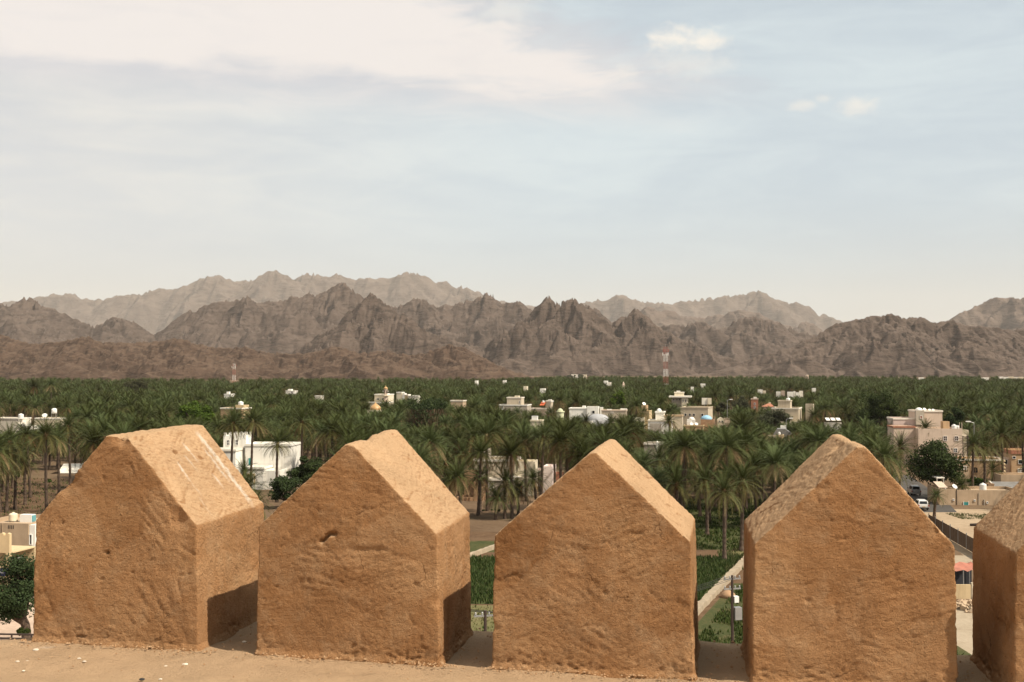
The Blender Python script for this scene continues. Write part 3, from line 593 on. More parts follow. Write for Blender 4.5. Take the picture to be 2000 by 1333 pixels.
class House:
    def __init__(s, name, label, pxc, d, rot=-14.0, cat='house', view=None, group=None):
        s.d = d; s.s = d / F; s.pxc = pxc; s.rot = rot; s.k = 1 / math.cos(R(rot))
        s.o = link(name, None, None, (gx(pxc, d), d, 0), (0, 0, R(rot))); s.o.empty_display_size = 1.0
        tag(s.o, label, cat, group)
        if view: VIEW.append((view[0], view[1], view[2], view[2] + .72 * (view[3] - view[2]), d))
    def x(s, px): return (px - s.pxc) * s.s * s.k
    def z(s, py): return EYE - (py - HOR) * s.s
    def wp(s, px, py, y=0.0):
        """world point at local x, y and height"""
        a = R(s.rot); x_ = s.x(px); b = s.o.location
        return Vector((b.x + x_ * math.cos(a) - y * math.sin(a), b.y + x_ * math.sin(a) + y * math.cos(a), s.z(py)))
    def block(s, x0, x1, top, dep, mat_, y=0.0, bottom=None, part='wall', trim=None, par=None, th=0.35):
        X0, X1, Z1 = s.x(x0), s.x(x1), s.z(top); Z0 = 0.0 if bottom is None else s.z(bottom)
        w = MB().parapet(X0, X1, y, y + dep, Z0, Z1).build(part, mat_, par or s.o)
        if trim:
            e = 0.16; t = MB()
            for (a, b, c, d_) in ((X0 - e, X1 + e, y - e, y - 0.003), (X0 - e, X1 + e, y + dep + 0.003, y + dep + e), (X0 - e, X0 - 0.003, y - 0.003, y + dep + 0.003), (X1 + 0.003, X1 + e, y - 0.003, y + dep + 0.003)):
                t.box(a, b, c, d_, Z1 - th, Z1 + 0.06)
            t.build('cornice', trim, w)
        return w
    def win(s, px, py, w, h, y=0.0, side=None, arch=False, wall=None, fr=None, surround=None, pane=None, bars=True, name='window'):
        """opening centred at picture point; y = local plane of the front wall, or side = local x of a right-hand wall"""
        w *= s.s; h *= s.s; cz = s.z(py); fr = fr or M_frame
        if side is None: cx = s.x(px); w *= s.k
        else: cx = px * 1.0
        def outline(a, b):
            if not arch: return [(-a, -b), (a, -b), (a, b), (-a, b)]
            pts = [(-a, -b), (a, -b)]
            for i in range(9):
                q = math.pi * i / 8; pts.append((a * math.cos(q), b - a * 1.25 + a * 1.25 * math.sin(q) ** 0.85))
            return pts
        def put(poly_o, poly_i, t0, t1, nm, mt, par):
            V = []; n_ = len(poly_o)
            for t in (t0, t1):
                for pl in (poly_o, poly_i):
                    for (a, b) in pl: V.append((cx + a, y - t, cz + b) if side is None else (side + t, cx + a, cz + b))
            Fc = []
            for i in range(n_):
                j = (i + 1) % n_; Fc += [(2 * n_ + i, 2 * n_ + j, 3 * n_ + j, 3 * n_ + i), (i, j, 2 * n_ + j, 2 * n_ + i), (n_ + j, n_ + i, 3 * n_ + i, 3 * n_ + j)]
            return MB().add(V, Fc).build(nm, mt, par)
        f = max(0.07, 0.10 * w)
        fo = put(outline(w / 2 + f, h / 2 + f), outline(w / 2, h / 2), 0.0, 0.14, name, fr, wall or s.o)
        pl = outline(w / 2, h / 2)
        V = [(cx + a, y - 0.02, cz + b) if side is None else (side + 0.02, cx + a, cz + b) for a, b in pl]
        par = fo if wall is None else wall
        MB().add(V, [tuple(range(len(V)))]).build('pane', pane or M_glass, fo if wall is None else wall)
        if surround:
            put(outline(w / 2 + f * 4, h / 2 + f * 4) if not arch else [(-w / 2 - 5 * f, -h / 2 - f), (w / 2 + 5 * f, -h / 2 - f)] + [((w / 2 + 5 * f) * math.cos(math.pi * i / 8) if i in (0, 8) else (w / 2 + 5 * f) * (1 - i / 4), h / 2 + 4 * f) for i in range(9)],
                outline(w / 2 + f * 1.02, h / 2 + f * 1.02), 0.0, 0.09, 'surround', surround, wall or s.o)
        if bars and w > 0.5:
            b = MB()
            if side is None: b.box(cx - .03, cx + .03, y - .09, y - .03, cz - h / 2, cz + h / 2 * .8); b.box(cx - w / 2, cx + w / 2, y - .085, y - .035, cz - .03, cz + .03)
            else: b.box(side + .03, side + .09, cx - .03, cx + .03, cz - h / 2, cz + h / 2 * .8); b.box(side + .035, side + .085, cx - w / 2, cx + w / 2, cz - .03, cz + .03)
            b.build('glazing_bar', fr, fo if wall is None else wall)
        return fo
    def door(s, px, py, w, h, mat_, y=0.0, par=None):
        w *= s.s * s.k; h *= s.s; cx = s.x(px); z0 = s.z(py + h / s.s / 2)
        o = MB().box(cx - w / 2, cx + w / 2, y - .08, y - .003, z0, z0 + h).build('door', mat_, par or s.o)
        MB().box(cx - w / 2 - .1, cx - w / 2 - .003, y - .13, y - .003, z0, z0 + h + .1).box(cx + w / 2 + .003, cx + w / 2 + .1, y - .13, y - .003, z0, z0 + h + .1).build('door_frame', M_frame, o)
        MB().box(cx + w * .3, cx + w * .36, y - .14, y - .083, z0 + h * .45, z0 + h * .52).build('handle', M_steel, o)
        return o

def tank(p, r, h, label, mat_=None):
    o = link('water_tank', None, None, p); tag(o, label, 'water tank', 'roof water tanks')
    prof = [(r * .98, 0.12)]
    for i in range(5):
        z = .12 + h * .84 * (i + .5) / 5; prof += [(r, z - h * .05), (r * .95, z), (r, z + h * .05)]
    prof += [(r * .98, .12 + h * .86), (r * .6, .12 + h * .96), (r * .3, .12 + h)]
    MB().lathe(prof, 18).build('barrel', mat_ or M_tank, o, True)
    MB().lathe([(r * .3, .12 + h), (r * .3, .2 + h), (r * .1, .24 + h)], 10).build('lid', mat_ or M_tank, o)
    st = MB()
    for a in (0, 1, 2, 3): st.box(-r * .8 if a % 2 else r * .6, -r * .6 if a % 2 else r * .8, -r * .8 if a < 2 else r * .6, -r * .6 if a < 2 else r * .8, 0, .12)
    st.each('stand', M_steel, o); return o
def dish(p, r, az, label, mat_=None):
    o = link('satellite_dish', None, None, p, (0, 0, R(az))); tag(o, label, 'satellite dish', 'satellite dishes on roofs and yards')
    V = []; Fc = []; n_ = 18; rings = 5; tilt = Matrix.Rotation(R(-42), 3, 'X')
    for layer, off in ((0, 0.0), (1, 0.04)):
        for k in range(rings + 1):
            q = r * k / rings
            for i in range(n_):
                a = 2 * math.pi * i / n_; v = Vector((q * math.cos(a), -0.38 * q * q / r + 0.0 + off + r * .19, q * math.sin(a)))
                v = Vector((v.x, -v.y * -1 * 1.0, v.z)); v = tilt @ v; V.append((v.x, v.y, v.z + r * 1.05 + .25))
        b = layer * (rings + 1) * n_
        for k in range(rings):
            for i in range(n_): j = (i + 1) % n_; Fc.append((b + k * n_ + i, b + k * n_ + j, b + (k + 1) * n_ + j, b + (k + 1) * n_ + i))
    b = (rings + 1) * n_
    for i in range(n_): j = (i + 1) % n_; Fc.append((rings * n_ + i, rings * n_ + j, b + rings * n_ + j, b + rings * n_ + i))
    MB().add(V, Fc).build('reflector', mat_ or M_tank, o, True)
    c = Vector((0, r * .19, 0)); c = tilt @ c; hub = Vector((c.x, c.y, c.z + r * 1.05 + .25))
    MB().tube([(0, .02, 0), (0, .02, r * .5), tuple(hub)], .035 + r * .02, 6).build('mast', M_steel, o)
    f = tilt @ Vector((0, -r * .75, 0)); f = Vector((f.x, f.y, f.z + r * 1.05 + .25))
    rim = tilt @ Vector((0, -r * .19 + .02, -r)); rim = Vector((rim.x, rim.y, rim.z + r * 1.05 + .25))
    MB().tube([tuple(rim), tuple(f)], .02, 5).build('feed_arm', M_steel, o)
    MB().tube([tuple(f), tuple(f + (f - hub).normalized() * -.14)], .06, 8).build('feed_horn', M_tank, o)
    return o

# white villa between the left merlons ---------------------------------------------------------------
h = House('white_villa', 'whitewashed villa with square corner tower, in front of the left palm grove', 497, 238, -5, view=(412, 582, 843, 950))
tw = h.block(436, 481, 851, 4.6, M_white, y=0, trim=None)
mb = MB()
for i in range(5):
    for yy in (0.0, 4.2): x_ = h.x(437) + i * (h.x(480) - h.x(437) - .5) / 4; mb.box(x_, x_ + .5, yy + .003, yy + .397, h.z(851) + .002, h.z(851) + .55)
mb.each('battlement', M_white, tw)
h.win(446, 865, 5, 9, 0, wall=None); h.win(463, 864.5, 5, 9, 0)
h.win(2.3, 863, 3, 8, side=h.x(481), bars=False); h.win(3.4, 863, 3, 8, side=h.x(481), bars=False)
lw = h.block(404, 476, 875, 5.0, M_white, y=-5.02, trim=M_trim)
h.win(441, 900, 8, 17, -5.02, arch=True, surround=M_yel)
h.win(464, 901, 5, 8, -5.02); h.win(430, 897, 2.5, 12, -5.02, bars=False)
h.block(483, 574, 867, 7.0, M_white, y=-1.0, trim=M_white)
h.door(492, 901, 5, 14, M_teal, y=-1.0)
h.block(518, 530, 865.5, 1.4, M_white, y=-0.2, bottom=869, part='roof_box')
h.block(500, 537, 907, 5.6, M_white, y=-7.0, trim=M_white)
h.win(513, 929, 7.5, 15, -7.0, arch=True, surround=M_yel)
h.block(538, 566, 913, 6.0, M_white, y=-7.02 + .5, part='annex')
# left town edge ---------------------------------------------------------------------------------------
h = House('corner_building', 'plain tan flat-roofed building left of the leftmost merlon', 20, 152, -10, view=(0, 70, 1000, 1110))
b = h.block(-45, 62, 1021, 9, M_tan, trim=None)
h.block(62.3, 74, 1024, 8.8, M_white, y=.2, part='white_bay')
h.win(66, 1052, 4, 18, .2)
vs = MB()
for x_ in (20, 23.5, 27, 30.5): vs.box(h.x(x_) - .05, h.x(x_) + .05, -.02, -.003, h.z(1032), h.z(1025))
for x_ in (28, 31, 35, 38): vs.box(h.x(x_) - .05, h.x(x_) + .05, -.02, -.003, h.z(1085), h.z(1078))
vs.each('vent_slot', M_black, b)
MB().tube([(h.x(8), -.06, 0), (h.x(8), -.06, h.z(1022))], .05).each('downpipe', M_tan, b)
rl = MB()
for i in range(9): rl.box(h.x(25) + i * .65, h.x(25) + i * .65 + .05, 8.4, 8.45, h.z(1021) - .5, h.z(1004) - .25)
rl.box(h.x(25), h.x(25) + 5.3, 8.4, 8.45, h.z(1004) - .30, h.z(1004) - .25); rl.box(h.x(25), h.x(25) + 5.3, 8.4, 8.45, h.z(1012) - .30, h.z(1012) - .25)
rl.each('roof_rail', M_steel, h.o)
p = h.wp(4, 1021, 3.5); p.z -= .5
ac = link('air_conditioner', None, None, (p.x + 1.0, p.y + 1.2, p.z), (0, 0, R(-10))); tag(ac, 'white air conditioner on the tan corner roof', 'air conditioner')
MB().box(-.9, .9, -.5, .5, 0, 1.05).build('casing', M_tank, ac); MB().box(.91, 1.0, -.42, .42, .1, .95).build('grille', paint('pale_teal_grille', (.12, .32, .34), .5, .2, 2, 0), ac)
tank((p.x - 1.1, p.y + 1.4, p.z), .6, 1.1, 'cream water tank at the far left edge on the tan corner roof', M_cream)
p = h.wp(84, 1020, 6.0); dish((p.x, p.y + 1, p.z - 1.0), 0.85, 20, 'white satellite dish beside the leftmost merlon')
h = House('yellow_shopfront', 'yellow arcaded shopfront with blue sign at the far left edge', -6, 128, -12, cat='shop', view=(0, 26, 1040, 1130))
b = MB(); s_ = h.s
X0, X1 = h.x(-60), h.x(25); b.box(X0, X1, 0, .4, h.z(1078), h.z(1044)); b.box(X1 - .45, X1, 0, .4, 0, h.z(1078) - .002); b.box(X0, X0 + .6, 0, .4, 0, h.z(1078) - .002); b.box(h.x(-20), h.x(-12), 0.002, .398, 0, h.z(1078) - .002)
b.box(X0, X1, .402, 5, h.z(1080), h.z(1078)); b.box(X0, X1, 4.6, 5, 0, h.z(1081))
w_ = b.build('wall', M_yel, h.o)
cr = MB()
for i in range(7): x_ = X1 - .5 - i * .75; cr.prism([(x_, h.z(1044) + .004), (x_ + .5, h.z(1044) + .004), (x_ + .5, h.z(1041)), (x_ + .25, h.z(1039.5)), (x_, h.z(1041))], .003, .397)
cr.each('cresting', M_yel, w_)
MB().box(X0, X1, -.3, -.003, h.z(1112), h.z(1104.5)).build('string_course', M_yel, w_)
sg = MB().box(X0, X1 + .1, -.5, -.36, h.z(1121), h.z(1106.5)).build('sign_board', paint('navy_sign', (.018, .02, .10), .5, .15, 1, 0), h.o)
sc2 = MB(); q = random.Random(5)
for i in range(9):      # white cursive strokes, too small to read in the photograph
    x_ = X1 - .35 - i * .36; z0 = h.z(1114) + q.uniform(-.05, .05)
    sc2.tube([(x_, -.51, z0 + .12), (x_ - .06, -.51, z0 - .08), (x_ - .17, -.51, z0 - .10), (x_ - .25, -.51, z0 + q.uniform(-.02, .14))], .026, 5)
    sc2.tube([(x_ - .1, -.51, z0 + .22), (x_ - .14, -.51, z0 + .22)], .03, 5)
sc2.each('letter_stroke', M_frame, sg)
aw = MB()
for i in range(3): aw.box(h.x(18 - 14 * i), h.x(22 - 14 * i), 2, 2.6, h.z(1099), h.z(1093))
aw.each('goods', M_frame, h.o)
# garden wall and white shed
h = House('garden_wall', 'long tan garden wall behind the left palms', 95, 262, 8, cat='wall', view=(30, 175, 925, 948))
h.block(-30, 210, 929, .4, M_tan, part='wall_panel')
h = House('white_shed', 'low white lean-to shed over the garden wall', 140, 266, 8, cat='shed', view=(102, 168, 908, 932))
h.block(102, 175, 928, 4, M_white); MB().prism([(0.6, h.z(925)), (6, h.z(911)), (6, h.z(909.5)), (0.6, h.z(923.5))], h.x(115), h.x(176), 'x').build('roof', M_trim, h.o)
# left background houses
h = House('white_house', 'low white house with stepped roofs among palms at the far left', 20, 420, -14, view=(0, 62, 812, 850))
h.block(-20, 40, 817, 7, M_trim, trim=M_white); h.block(40.5, 52, 828, 4, M_white); h.block(52.4, 66, 832, 6, M_white, y=.4); h.block(60, 66, 838, 3, M_white, y=-3.1)
p = h.wp(41, 817, 1); tank((p.x, p.y, p.z - .4), 1.0, 1.9, 'white water tank at the far left on the stepped white house')
h = House('flat_house', 'pale flat roof just showing behind the left palm tops', 88, 430, -10, view=(68, 122, 813, 826))
h.block(66, 122, 817, 8, M_cream, trim=M_white)
p = h.wp(99, 817, 3); mast = link('tank_tower', None, None, (p.x, p.y, p.z - .5)); tag(mast, 'white tank raised on a thin steel stand above the left palms', 'water tank'); mb = MB()
for a in (-.7, .7):
    for c_ in (-.7, .7): mb.box(a - .06, a + .06, c_ - .06, c_ + .06, 0, 2.2)
mb.each('stand', M_steel, mast); MB().lathe([(1.0, 2.2), (1.02, 2.9), (.98, 3.3), (1.0, 3.9), (.5, 4.15), (.2, 4.2)], 16).build('barrel', M_tank, mast, True)
VIEW.append((90, 108, 790, 806, 430))
p = h.wp(82, 817, 2); dish((p.x, p.y, p.z - .45), 1.0, 25, 'small white dish on the flat pale roof at left')
h = House('orange_house', 'orange-walled house with white roof tank above the two tall palms', 452, 360, -16, view=(430, 476, 780, 806))
h.block(430, 474, 797, 6, M_ochre, trim=M_trim); h.block(456, 474, 791.5, 3.5, M_yel, y=1.2)
p = h.wp(463, 791.5, 2.8); tank((p.x, p.y, p.z - .45), .85, 1.4, 'white tank crowning the orange-walled house')
h = House('white_cabin', 'small white boxy house alone in the far left canopy', 568, 800, -12, view=(556, 581, 760, 772))
h.block(558, 576, 763.5, 6, M_white, trim=M_white); h.block(560, 567, 760.5, 3, M_white, y=2); h.win(571, 767, 3, 3, 0)
h = House('white_hut', 'tiny white hut between tree crowns left of the mosque', 622, 640, -12, view=(614, 630, 772, 780)); h.block(615, 627, 773.5, 5, M_trim, trim=M_white)
h = House('white_hut', 'tiny white roof above the left palms near the far mast', 445, 640, -10, view=(436, 456, 764, 776)); h.block(438, 452, 770, 5, M_white, trim=M_white); h.block(441, 446, 765.5, 2, M_white, y=1.2)
# mosque
h = House('mosque', 'cream mosque with a slim minaret capped in orange', 748, 520, -16, cat='mosque', view=(722, 768, 752, 792))
h.block(731, 757, 770.5, 8, M_cream, trim=M_white); h.block(745, 752, 769, 3, M_white, y=3, bottom=771.6, part='roof_box'); h.block(722, 760, 785.5, 9, M_cream, y=-4.0, trim=M_white)
h.win(738, 780, 5, 3, 0); h.win(748, 780, 4, 4, 0)
p_ = h.s; cx = h.x(756.5); mi = MB().lathe([(1.05, 0), (1.0, h.z(775))], 8, (cx, -1.6, 0)).build('minaret', M_pink, h.o)
MB().lathe([(1.1, h.z(775)), (1.75, h.z(773.4)), (1.75, h.z(772)), (.8, h.z(771.9))], 8, (cx, -1.6, 0)).build('balcony', M_cream, mi)
MB().lathe([(.78, h.z(771.9)), (.75, h.z(761.2)), (.95, h.z(761)), (.95, h.z(760.3))], 8, (cx, -1.6, 0)).build('lantern', M_pink, mi)
sl_ = MB()
for a in range(6): q = a * math.pi / 3 + .3; sl_.box(cx + .78 * math.cos(q) - .1, cx + .78 * math.cos(q) + .1, -1.6 + .78 * math.sin(q) - .1, -1.6 + .78 * math.sin(q) + .1, h.z(769), h.z(762.5))
sl_.each('slot', M_dark, mi)
MB().lathe([(.9, h.z(760.3)), (1.0, h.z(759)), (.85, h.z(757.6)), (.4, h.z(756.2)), (.1, h.z(755)), (.05, h.z(752.8))], 14, (cx, -1.6, 0)).build('dome', M_gold, mi, True)
for s2 in (-1, 1): MB().lathe([(.08, 0), (.42, .5), (.42, .55)], 10, (cx + s2 * 1.25, -1.7, h.z(766))).build('loudspeaker', M_tank, mi)
h = House('domed_shrine', 'small building with orange onion dome below the mosque', 731, 430, -14, cat='shrine', view=(718, 738, 785, 800))
h.block(716, 742, 801, 5, M_cream); MB().lathe([(2.1, h.z(801) - .6), (2.15, h.z(798)), (1.7, h.z(794)), (.9, h.z(791)), (.25, h.z(788.5)), (.06, h.z(786))], 18, (h.x(729), 2.5, 0)).build('dome', M_gold, h.o, True)
h = House('cream_house', 'cream house with orange corner room right of the mosque', 795, 560, -16, view=(772, 816, 765, 781))
h.block(774, 784, 766.5, 4, M_cream, trim=M_white); h.block(786, 790, 768.5, 3, M_white); h.block(790.4, 797, 771, 3.5, M_yel, trim=M_white); h.block(797.4, 816, 773, 4, M_trim, trim=M_white)
h = House('tan_wall_house', 'low tan house half hidden by the tall shaggy tree', 892, 470, -12, view=(880, 906, 780, 791)); h.block(880, 904, 782.5, 6, M_tan, trim=M_trim)
# centre
h = House('beige_house', 'beige house with a wide white cornice, centre of the view', 1008, 460, -12, view=(976, 1034, 772, 806))
h.block(990, 1018, 776.5, 6, M_beige, trim=M_trim); h.block(1003, 1011, 773.6, 2.5, M_cream, y=2, bottom=777.6, part='roof_box'); h.block(978, 1032, 790.5, 9, M_greyb, y=-3.02, trim=M_white)
h.win(1015, 786, 1.6, 5, 0, bars=False); h.win(985, 797, 3, 5, -3.02)
p = h.wp(995, 783, -1); 
h = House('cream_tower_house', 'cream house with a square stair tower and red awning', 1066, 470, -16, view=(1038, 1086, 780, 808))
h.block(1066, 1075, 783, 4.4, M_beige, trim=M_trim); h.block(1069, 1074, 780.6, 1.5, M_white, y=1.5, bottom=784, part='roof_box'); h.block(1040, 1068, 797.5, 6, M_pink, y=-3.0, trim=M_trim)
MB().prism([(-2.6, h.z(792)), (0.6, h.z(786)), (0.6, h.z(785.4)), (-2.6, h.z(791.4))], h.x(1057), h.x(1065.5), 'x').build('awning', paint('orange_red_awning', (.55, .12, .04), .8, .15, 1), h.o)
p = h.wp(1064, 785.5, -.5); tank((p.x - .5, p.y - .6, gz(787, 470)), .5, .8, 'small white tank beside the cream stair tower')
h = House('pale_rotunda', 'small pale green round pavilion right of the cream tower', 1094, 430, 0, cat='pavilion', view=(1086, 1102, 797, 812))
MB().lathe([(1.4, 0), (1.4, h.z(806)), (1.7, h.z(805.5)), (1.7, h.z(803.6)), (1.1, h.z(803)), (.9, h.z(800)), (.3, h.z(798))], 14).build('drum', paint('pale_green_render', (.55, .56, .36), .85, .12, .6), h.o)
h = House('tank_house', 'small cream house carrying a boxy white tank, mid grove', 1046, 330, -10, view=(1036, 1060, 812, 826)); h.block(1036, 1058, 821, 4, M_cream, trim=M_cream)
p = h.wp(1043, 821, 1.6); o = link('box_tank', None, None, (p.x, p.y, p.z - .45), (0, 0, R(-10))); tag(o, 'boxy white tank on the small cream house mid grove', 'water tank'); MB().box(-.85, .85, -.7, .7, .12, 1.5).build('body', M_tank, o); MB().box(-.9, .9, -.75, .75, 1.503, 1.6).build('lid', M_tank, o); MB().box(-.7, -.5, -.6, .6, 0, .117).box(.5, .7, -.6, .6, 0, .117).each('skid', M_steel, o)
h = House('long_white_house', 'long white single-storey house with a stair block, centre right', 1146, 430, -10, view=(1110, 1182, 790, 812))
h.block(1112, 1164, 797.5, 7, M_white, trim=M_white); h.block(1147, 1169, 794.2, 4, M_white, y=-1.5); h.block(1136, 1142, 793.4, 2, M_white, y=2); h.block(1171, 1176, 795.8, 2, M_white, y=1.0)
h.win(1159.5, 805, 4.5, 5.5, -1.5, bars=False)
h = House('domed_hall', 'grey shallow-domed hall with a round-headed porch below the long white house', 1160, 405, -10, cat='hall', view=(1144, 1186, 809, 830))
MB().lathe([(4.4, 0), (4.3, h.z(824)), (4.0, h.z(817)), (3.0, h.z(812.5)), (1.6, h.z(810.2)), (.2, h.z(809.5))], 22, (h.x(1165), 4, 0)).build('dome', paint('grey_white_plaster', (.36, .36, .36), .7, .2, .6), h.o, True)
h.block(1147, 1158, 822, 3, M_white, y=-1.6); h.win(1152, 828, 4.5, 6, -1.6, arch=True)
h = House('beige_terrace_house', 'low beige house with orange slit windows, right of the long white house', 1203, 420, -10, view=(1174, 1230, 797, 812))
b = h.block(1175, 1222, 801.5, 7, M_beige, trim=M_pink); h.block(1210, 1222, 799, 3, M_white, y=2.5); h.block(1184, 1192, 800.3, 2, M_white, y=3)
for x_ in (1193, 1195.5, 1198): h.win(x_, 806, 1, 2.4, 0, bars=False, pane=M_yel)
h = House('orange_tower_house', 'tall narrow orange house with a white dish on top', 1263, 390, -16, view=(1250, 1276, 786, 830)); h.block(1253, 1262, 792, 4, M_ochre); h.block(1258, 1270, 802, 6, M_yel, y=-3.0); h.block(1240, 1262, 815, 4, M_cream, y=-5)
p = h.wp(1256, 792, 2); dish((p.x, p.y, p.z - .5), .65, 20, 'white dish on the tall narrow orange house')
h = House('cream_corner_house', 'cream house with a round white roof tank and shuttered lower storey', 1284, 365, -12, view=(1264, 1318, 798, 850))
h.block(1280, 1296, 804.5, 5, M_trim, trim=M_white); h.block(1268, 1312, 820, 7, M_white, y=-4.0, trim=M_cream); h.block(1290, 1330, 811.5, 5, M_beige, y=1.5, trim=M_ochre)
sh = MB()
for i in range(9): x_ = h.x(1271) + i * .42; sh.box(x_, x_ + .33, -4.06, -4.003, h.z(842), h.z(826))
sh.each('shutter', M_greyb, h.o)
p = h.wp(1286, 804.5, 2); o = link('dome_tank', None, None, (p.x, p.y, p.z - .5)); tag(o, 'round white domed tank on the cream corner house', 'water tank'); MB().lathe([(.8, .1), (.85, .6), (.7, 1.1), (.35, 1.45), (.08, 1.5)], 16).build('barrel', M_tank, o, True); MB().box(-.5, .5, -.5, .5, 0, .097).build('stand', M_steel, o)
h = House('grey_yard_house', 'grey-beige yard house deep between palms, right of the middle merlon tip', 1278, 262, -12, view=(1266, 1290, 860, 886)); h.block(1258, 1292, 866, 5, M_greyb, trim=M_trim)
o = link('water_jar', None, None, (gx(1283.5, 255), 255, 0)); tag(o, 'white pear-shaped water jar on the yard wall', 'jar'); MB().box(-.6, .6, -.5, .5, 0, gz(882, 255) - .002).build('plinth', M_greyb, o); z0 = gz(882, 255); MB().lathe([(.25, z0), (.42, z0 + .5), (.38, z0 + 1.0), (.2, z0 + 1.5), (.26, z0 + 1.7), (.32, z0 + 2.1), (.12, z0 + 2.4)], 12).build('body', M_white, o, True)
VIEW.append((1276, 1290, 860, 884, 255))
h = House('big_beige_block', 'big plain beige block with three small windows and bright end wall', 1356, 480, -18, view=(1328, 1398, 794, 828))
h.block(1330, 1381, 796, 14, M_beige, trim=M_beige)
for x_ in (1339.5, 1347.5, 1355, 1370.5): h.win(x_, 810.5, 3.4, 4.5, 0, bars=False)
h = House('blue_domed_house', 'brown parapet house topped by a pale blue dome', 1366, 420, -12, view=(1340, 1396, 811, 836))
h.block(1368, 1393, 819.5, 6, M_mud, y=0); h.block(1338, 1374, 830, 6, M_ochre, y=-4, trim=M_yel); h.block(1342, 1350, 823, 3, M_white, y=-1)
MB().lathe([(2.1, h.z(820) - .3), (2.1, h.z(818)), (1.85, h.z(815.3)), (1.2, h.z(813)), (.5, h.z(812)), (.05, h.z(811.6))], 20, (h.x(1378), 3, 0)).build('dome', M_blue, h.o, True)
for x_, nm in ((1351.5, 'left one of the twin dishes before the blue dome'), (1360.5, 'right one of the twin dishes before the blue dome')):
    p = h.wp(x_, 830, -2.2); dish((p.x, p.y, p.z - .5), .62, 10, nm)
h = House('small_white_dome_house', 'tiny white vaulted house left of the blue dome', 1350, 440, -10, view=(1344, 1358, 814, 824)); h.block(1342, 1357, 820, 4, M_white); MB().lathe([(1.2, h.z(820) - .5), (1.1, h.z(817.5)), (.6, h.z(815.5)), (.05, h.z(815))], 14, (h.x(1350), 2, 0)).build('dome', M_white, h.o, True)
h = House('porch_house', 'little cream house with gabled twin-arched porch, right of the blue dome', 1408, 420, -8, view=(1399, 1426, 814, 836))
b = MB().prism([(h.x(1401), 0), (h.x(1414), 0), (h.x(1414), h.z(820)), (h.x(1407.5), h.z(815.5)), (h.x(1401), h.z(820))], 0, 4).build('wall', M_cream, h.o); h.win(1405, 823, 2.2, 3, 0, arch=True, bars=False); h.win(1410, 823, 2.2, 3, 0, arch=True, bars=False); h.block(1414.4, 1425, 817.5, 4, M_pink)
h = House('cruciform_villa', 'cream villa with overhanging flat roofs and roof pavilion, beyond the beige block', 1330, 560, -10, view=(1306, 1352, 762, 792))
h.block(1317, 1335, 766.5, 5, M_cream, y=2, trim=M_trim); h.block(1321, 1328, 764, 2, M_white, y=3.2, bottom=767, part='roof_box'); h.block(1312, 1338, 777.5, 8, M_greyb, y=0)
MB().box(h.x(1307), h.x(1350), -2.2, 9, h.z(776.5), h.z(774)).build('roof_slab', M_trim, h.o); h.block(1331, 1343, 777.6, 5, M_cream, y=-1.6)
for x_ in (1316, 1322, 1327): h.win(x_, 781, 2.4, 3, 0, bars=False)
h.win(1334, 783, 1.6, 5, -1.6, bars=False); h.win(1339, 783, 1.6, 5, -1.6, bars=False)
o = link('white_board', None, None, (gx(1377, 500), 500, 0), (0, 0, R(-8))); tag(o, 'blank white hoarding on a post above the beige block', 'billboard'); sq = 500 / F
MB().box(-6.5 * sq, 4.5 * sq, -.1, .1, gz(790.5, 500), gz(777.5, 500)).build('panel', M_trim, o); MB().tube([(-.3, .16, 0), (-.3, .16, gz(779, 500))], .13, 8).build('post', M_steel, o); MB().box(4.6 * sq, 12 * sq, -.6, .6, gz(790, 500), gz(777.8, 500)).build('side_panel', M_cream, o)
VIEW.append((1370, 1391, 777, 795, 500))
h = House('brick_tower_house', 'brick red stair tower with white roof box', 1474, 500, -12, view=(1464, 1486, 774, 802)); h.block(1467, 1480, 779, 3.6, M_brick, trim=M_pink); h.block(1471.5, 1477.5, 776, 1.6, M_white, y=1, bottom=779.6, part='roof_box')
h.win(1473.5, 789, 2.6, 4, 0); h.win(1473.5, 796, 2.6, 4, 0)
h = House('red_pyramid_roof_house', 'house with low red pyramid roof right of the brick tower', 1500, 520, -12, view=(1490, 1511, 786, 798)); h.block(1489, 1510, 794.5, 6, M_pink)
V = [(h.x(1488), -.5, h.z(794.6)), (h.x(1511), -.5, h.z(794.6)), (h.x(1511), 6.5, h.z(794.6)), (h.x(1488), 6.5, h.z(794.6)), (h.x(1501), 3, h.z(788)), (h.x(1504), 3, h.z(788))]
MB().add(V, [(0, 1, 5, 4), (1, 2, 5), (2, 3, 4, 5), (3, 0, 4), (0, 3, 2, 1)]).build('roof', M_brick, h.o); h.block(1501, 1505, 786.6, 1, M_cream, y=2.6, bottom=789, part='roof_box')
h = House('beige_villa', 'beige villa with square roof room and white roof tank, right of the acacia', 1548, 400, -20, view=(1516, 1584, 778, 832))
h.block(1520, 1542, 783.2, 5.4, M_beige, y=2, trim=M_beige); h.block(1510, 1558, 797.5, 11, M_beige, y=0, trim=M_trim); h.block(1543, 1564, 822, 6, M_cream, y=-5); h.block(1568, 1582, 790, 3, M_beige, y=5)
h.win(3.5, 791, 1.4, 6, side=h.x(1542), bars=False)
p = h.wp(1537, 783.2, 4.5); tank((p.x, p.y, p.z - .45), .75, 1.2, 'white tank on the beige villa with square roof room')
h = House('pink_white_house', 'small white and pink house in the far canopy behind the beige villa', 1524, 760, -14, view=(1514, 1533, 763, 775)); h.block(1516, 1524, 765.5, 5, M_white); h.block(1525, 1532, 764, 5, M_pink, y=.4)
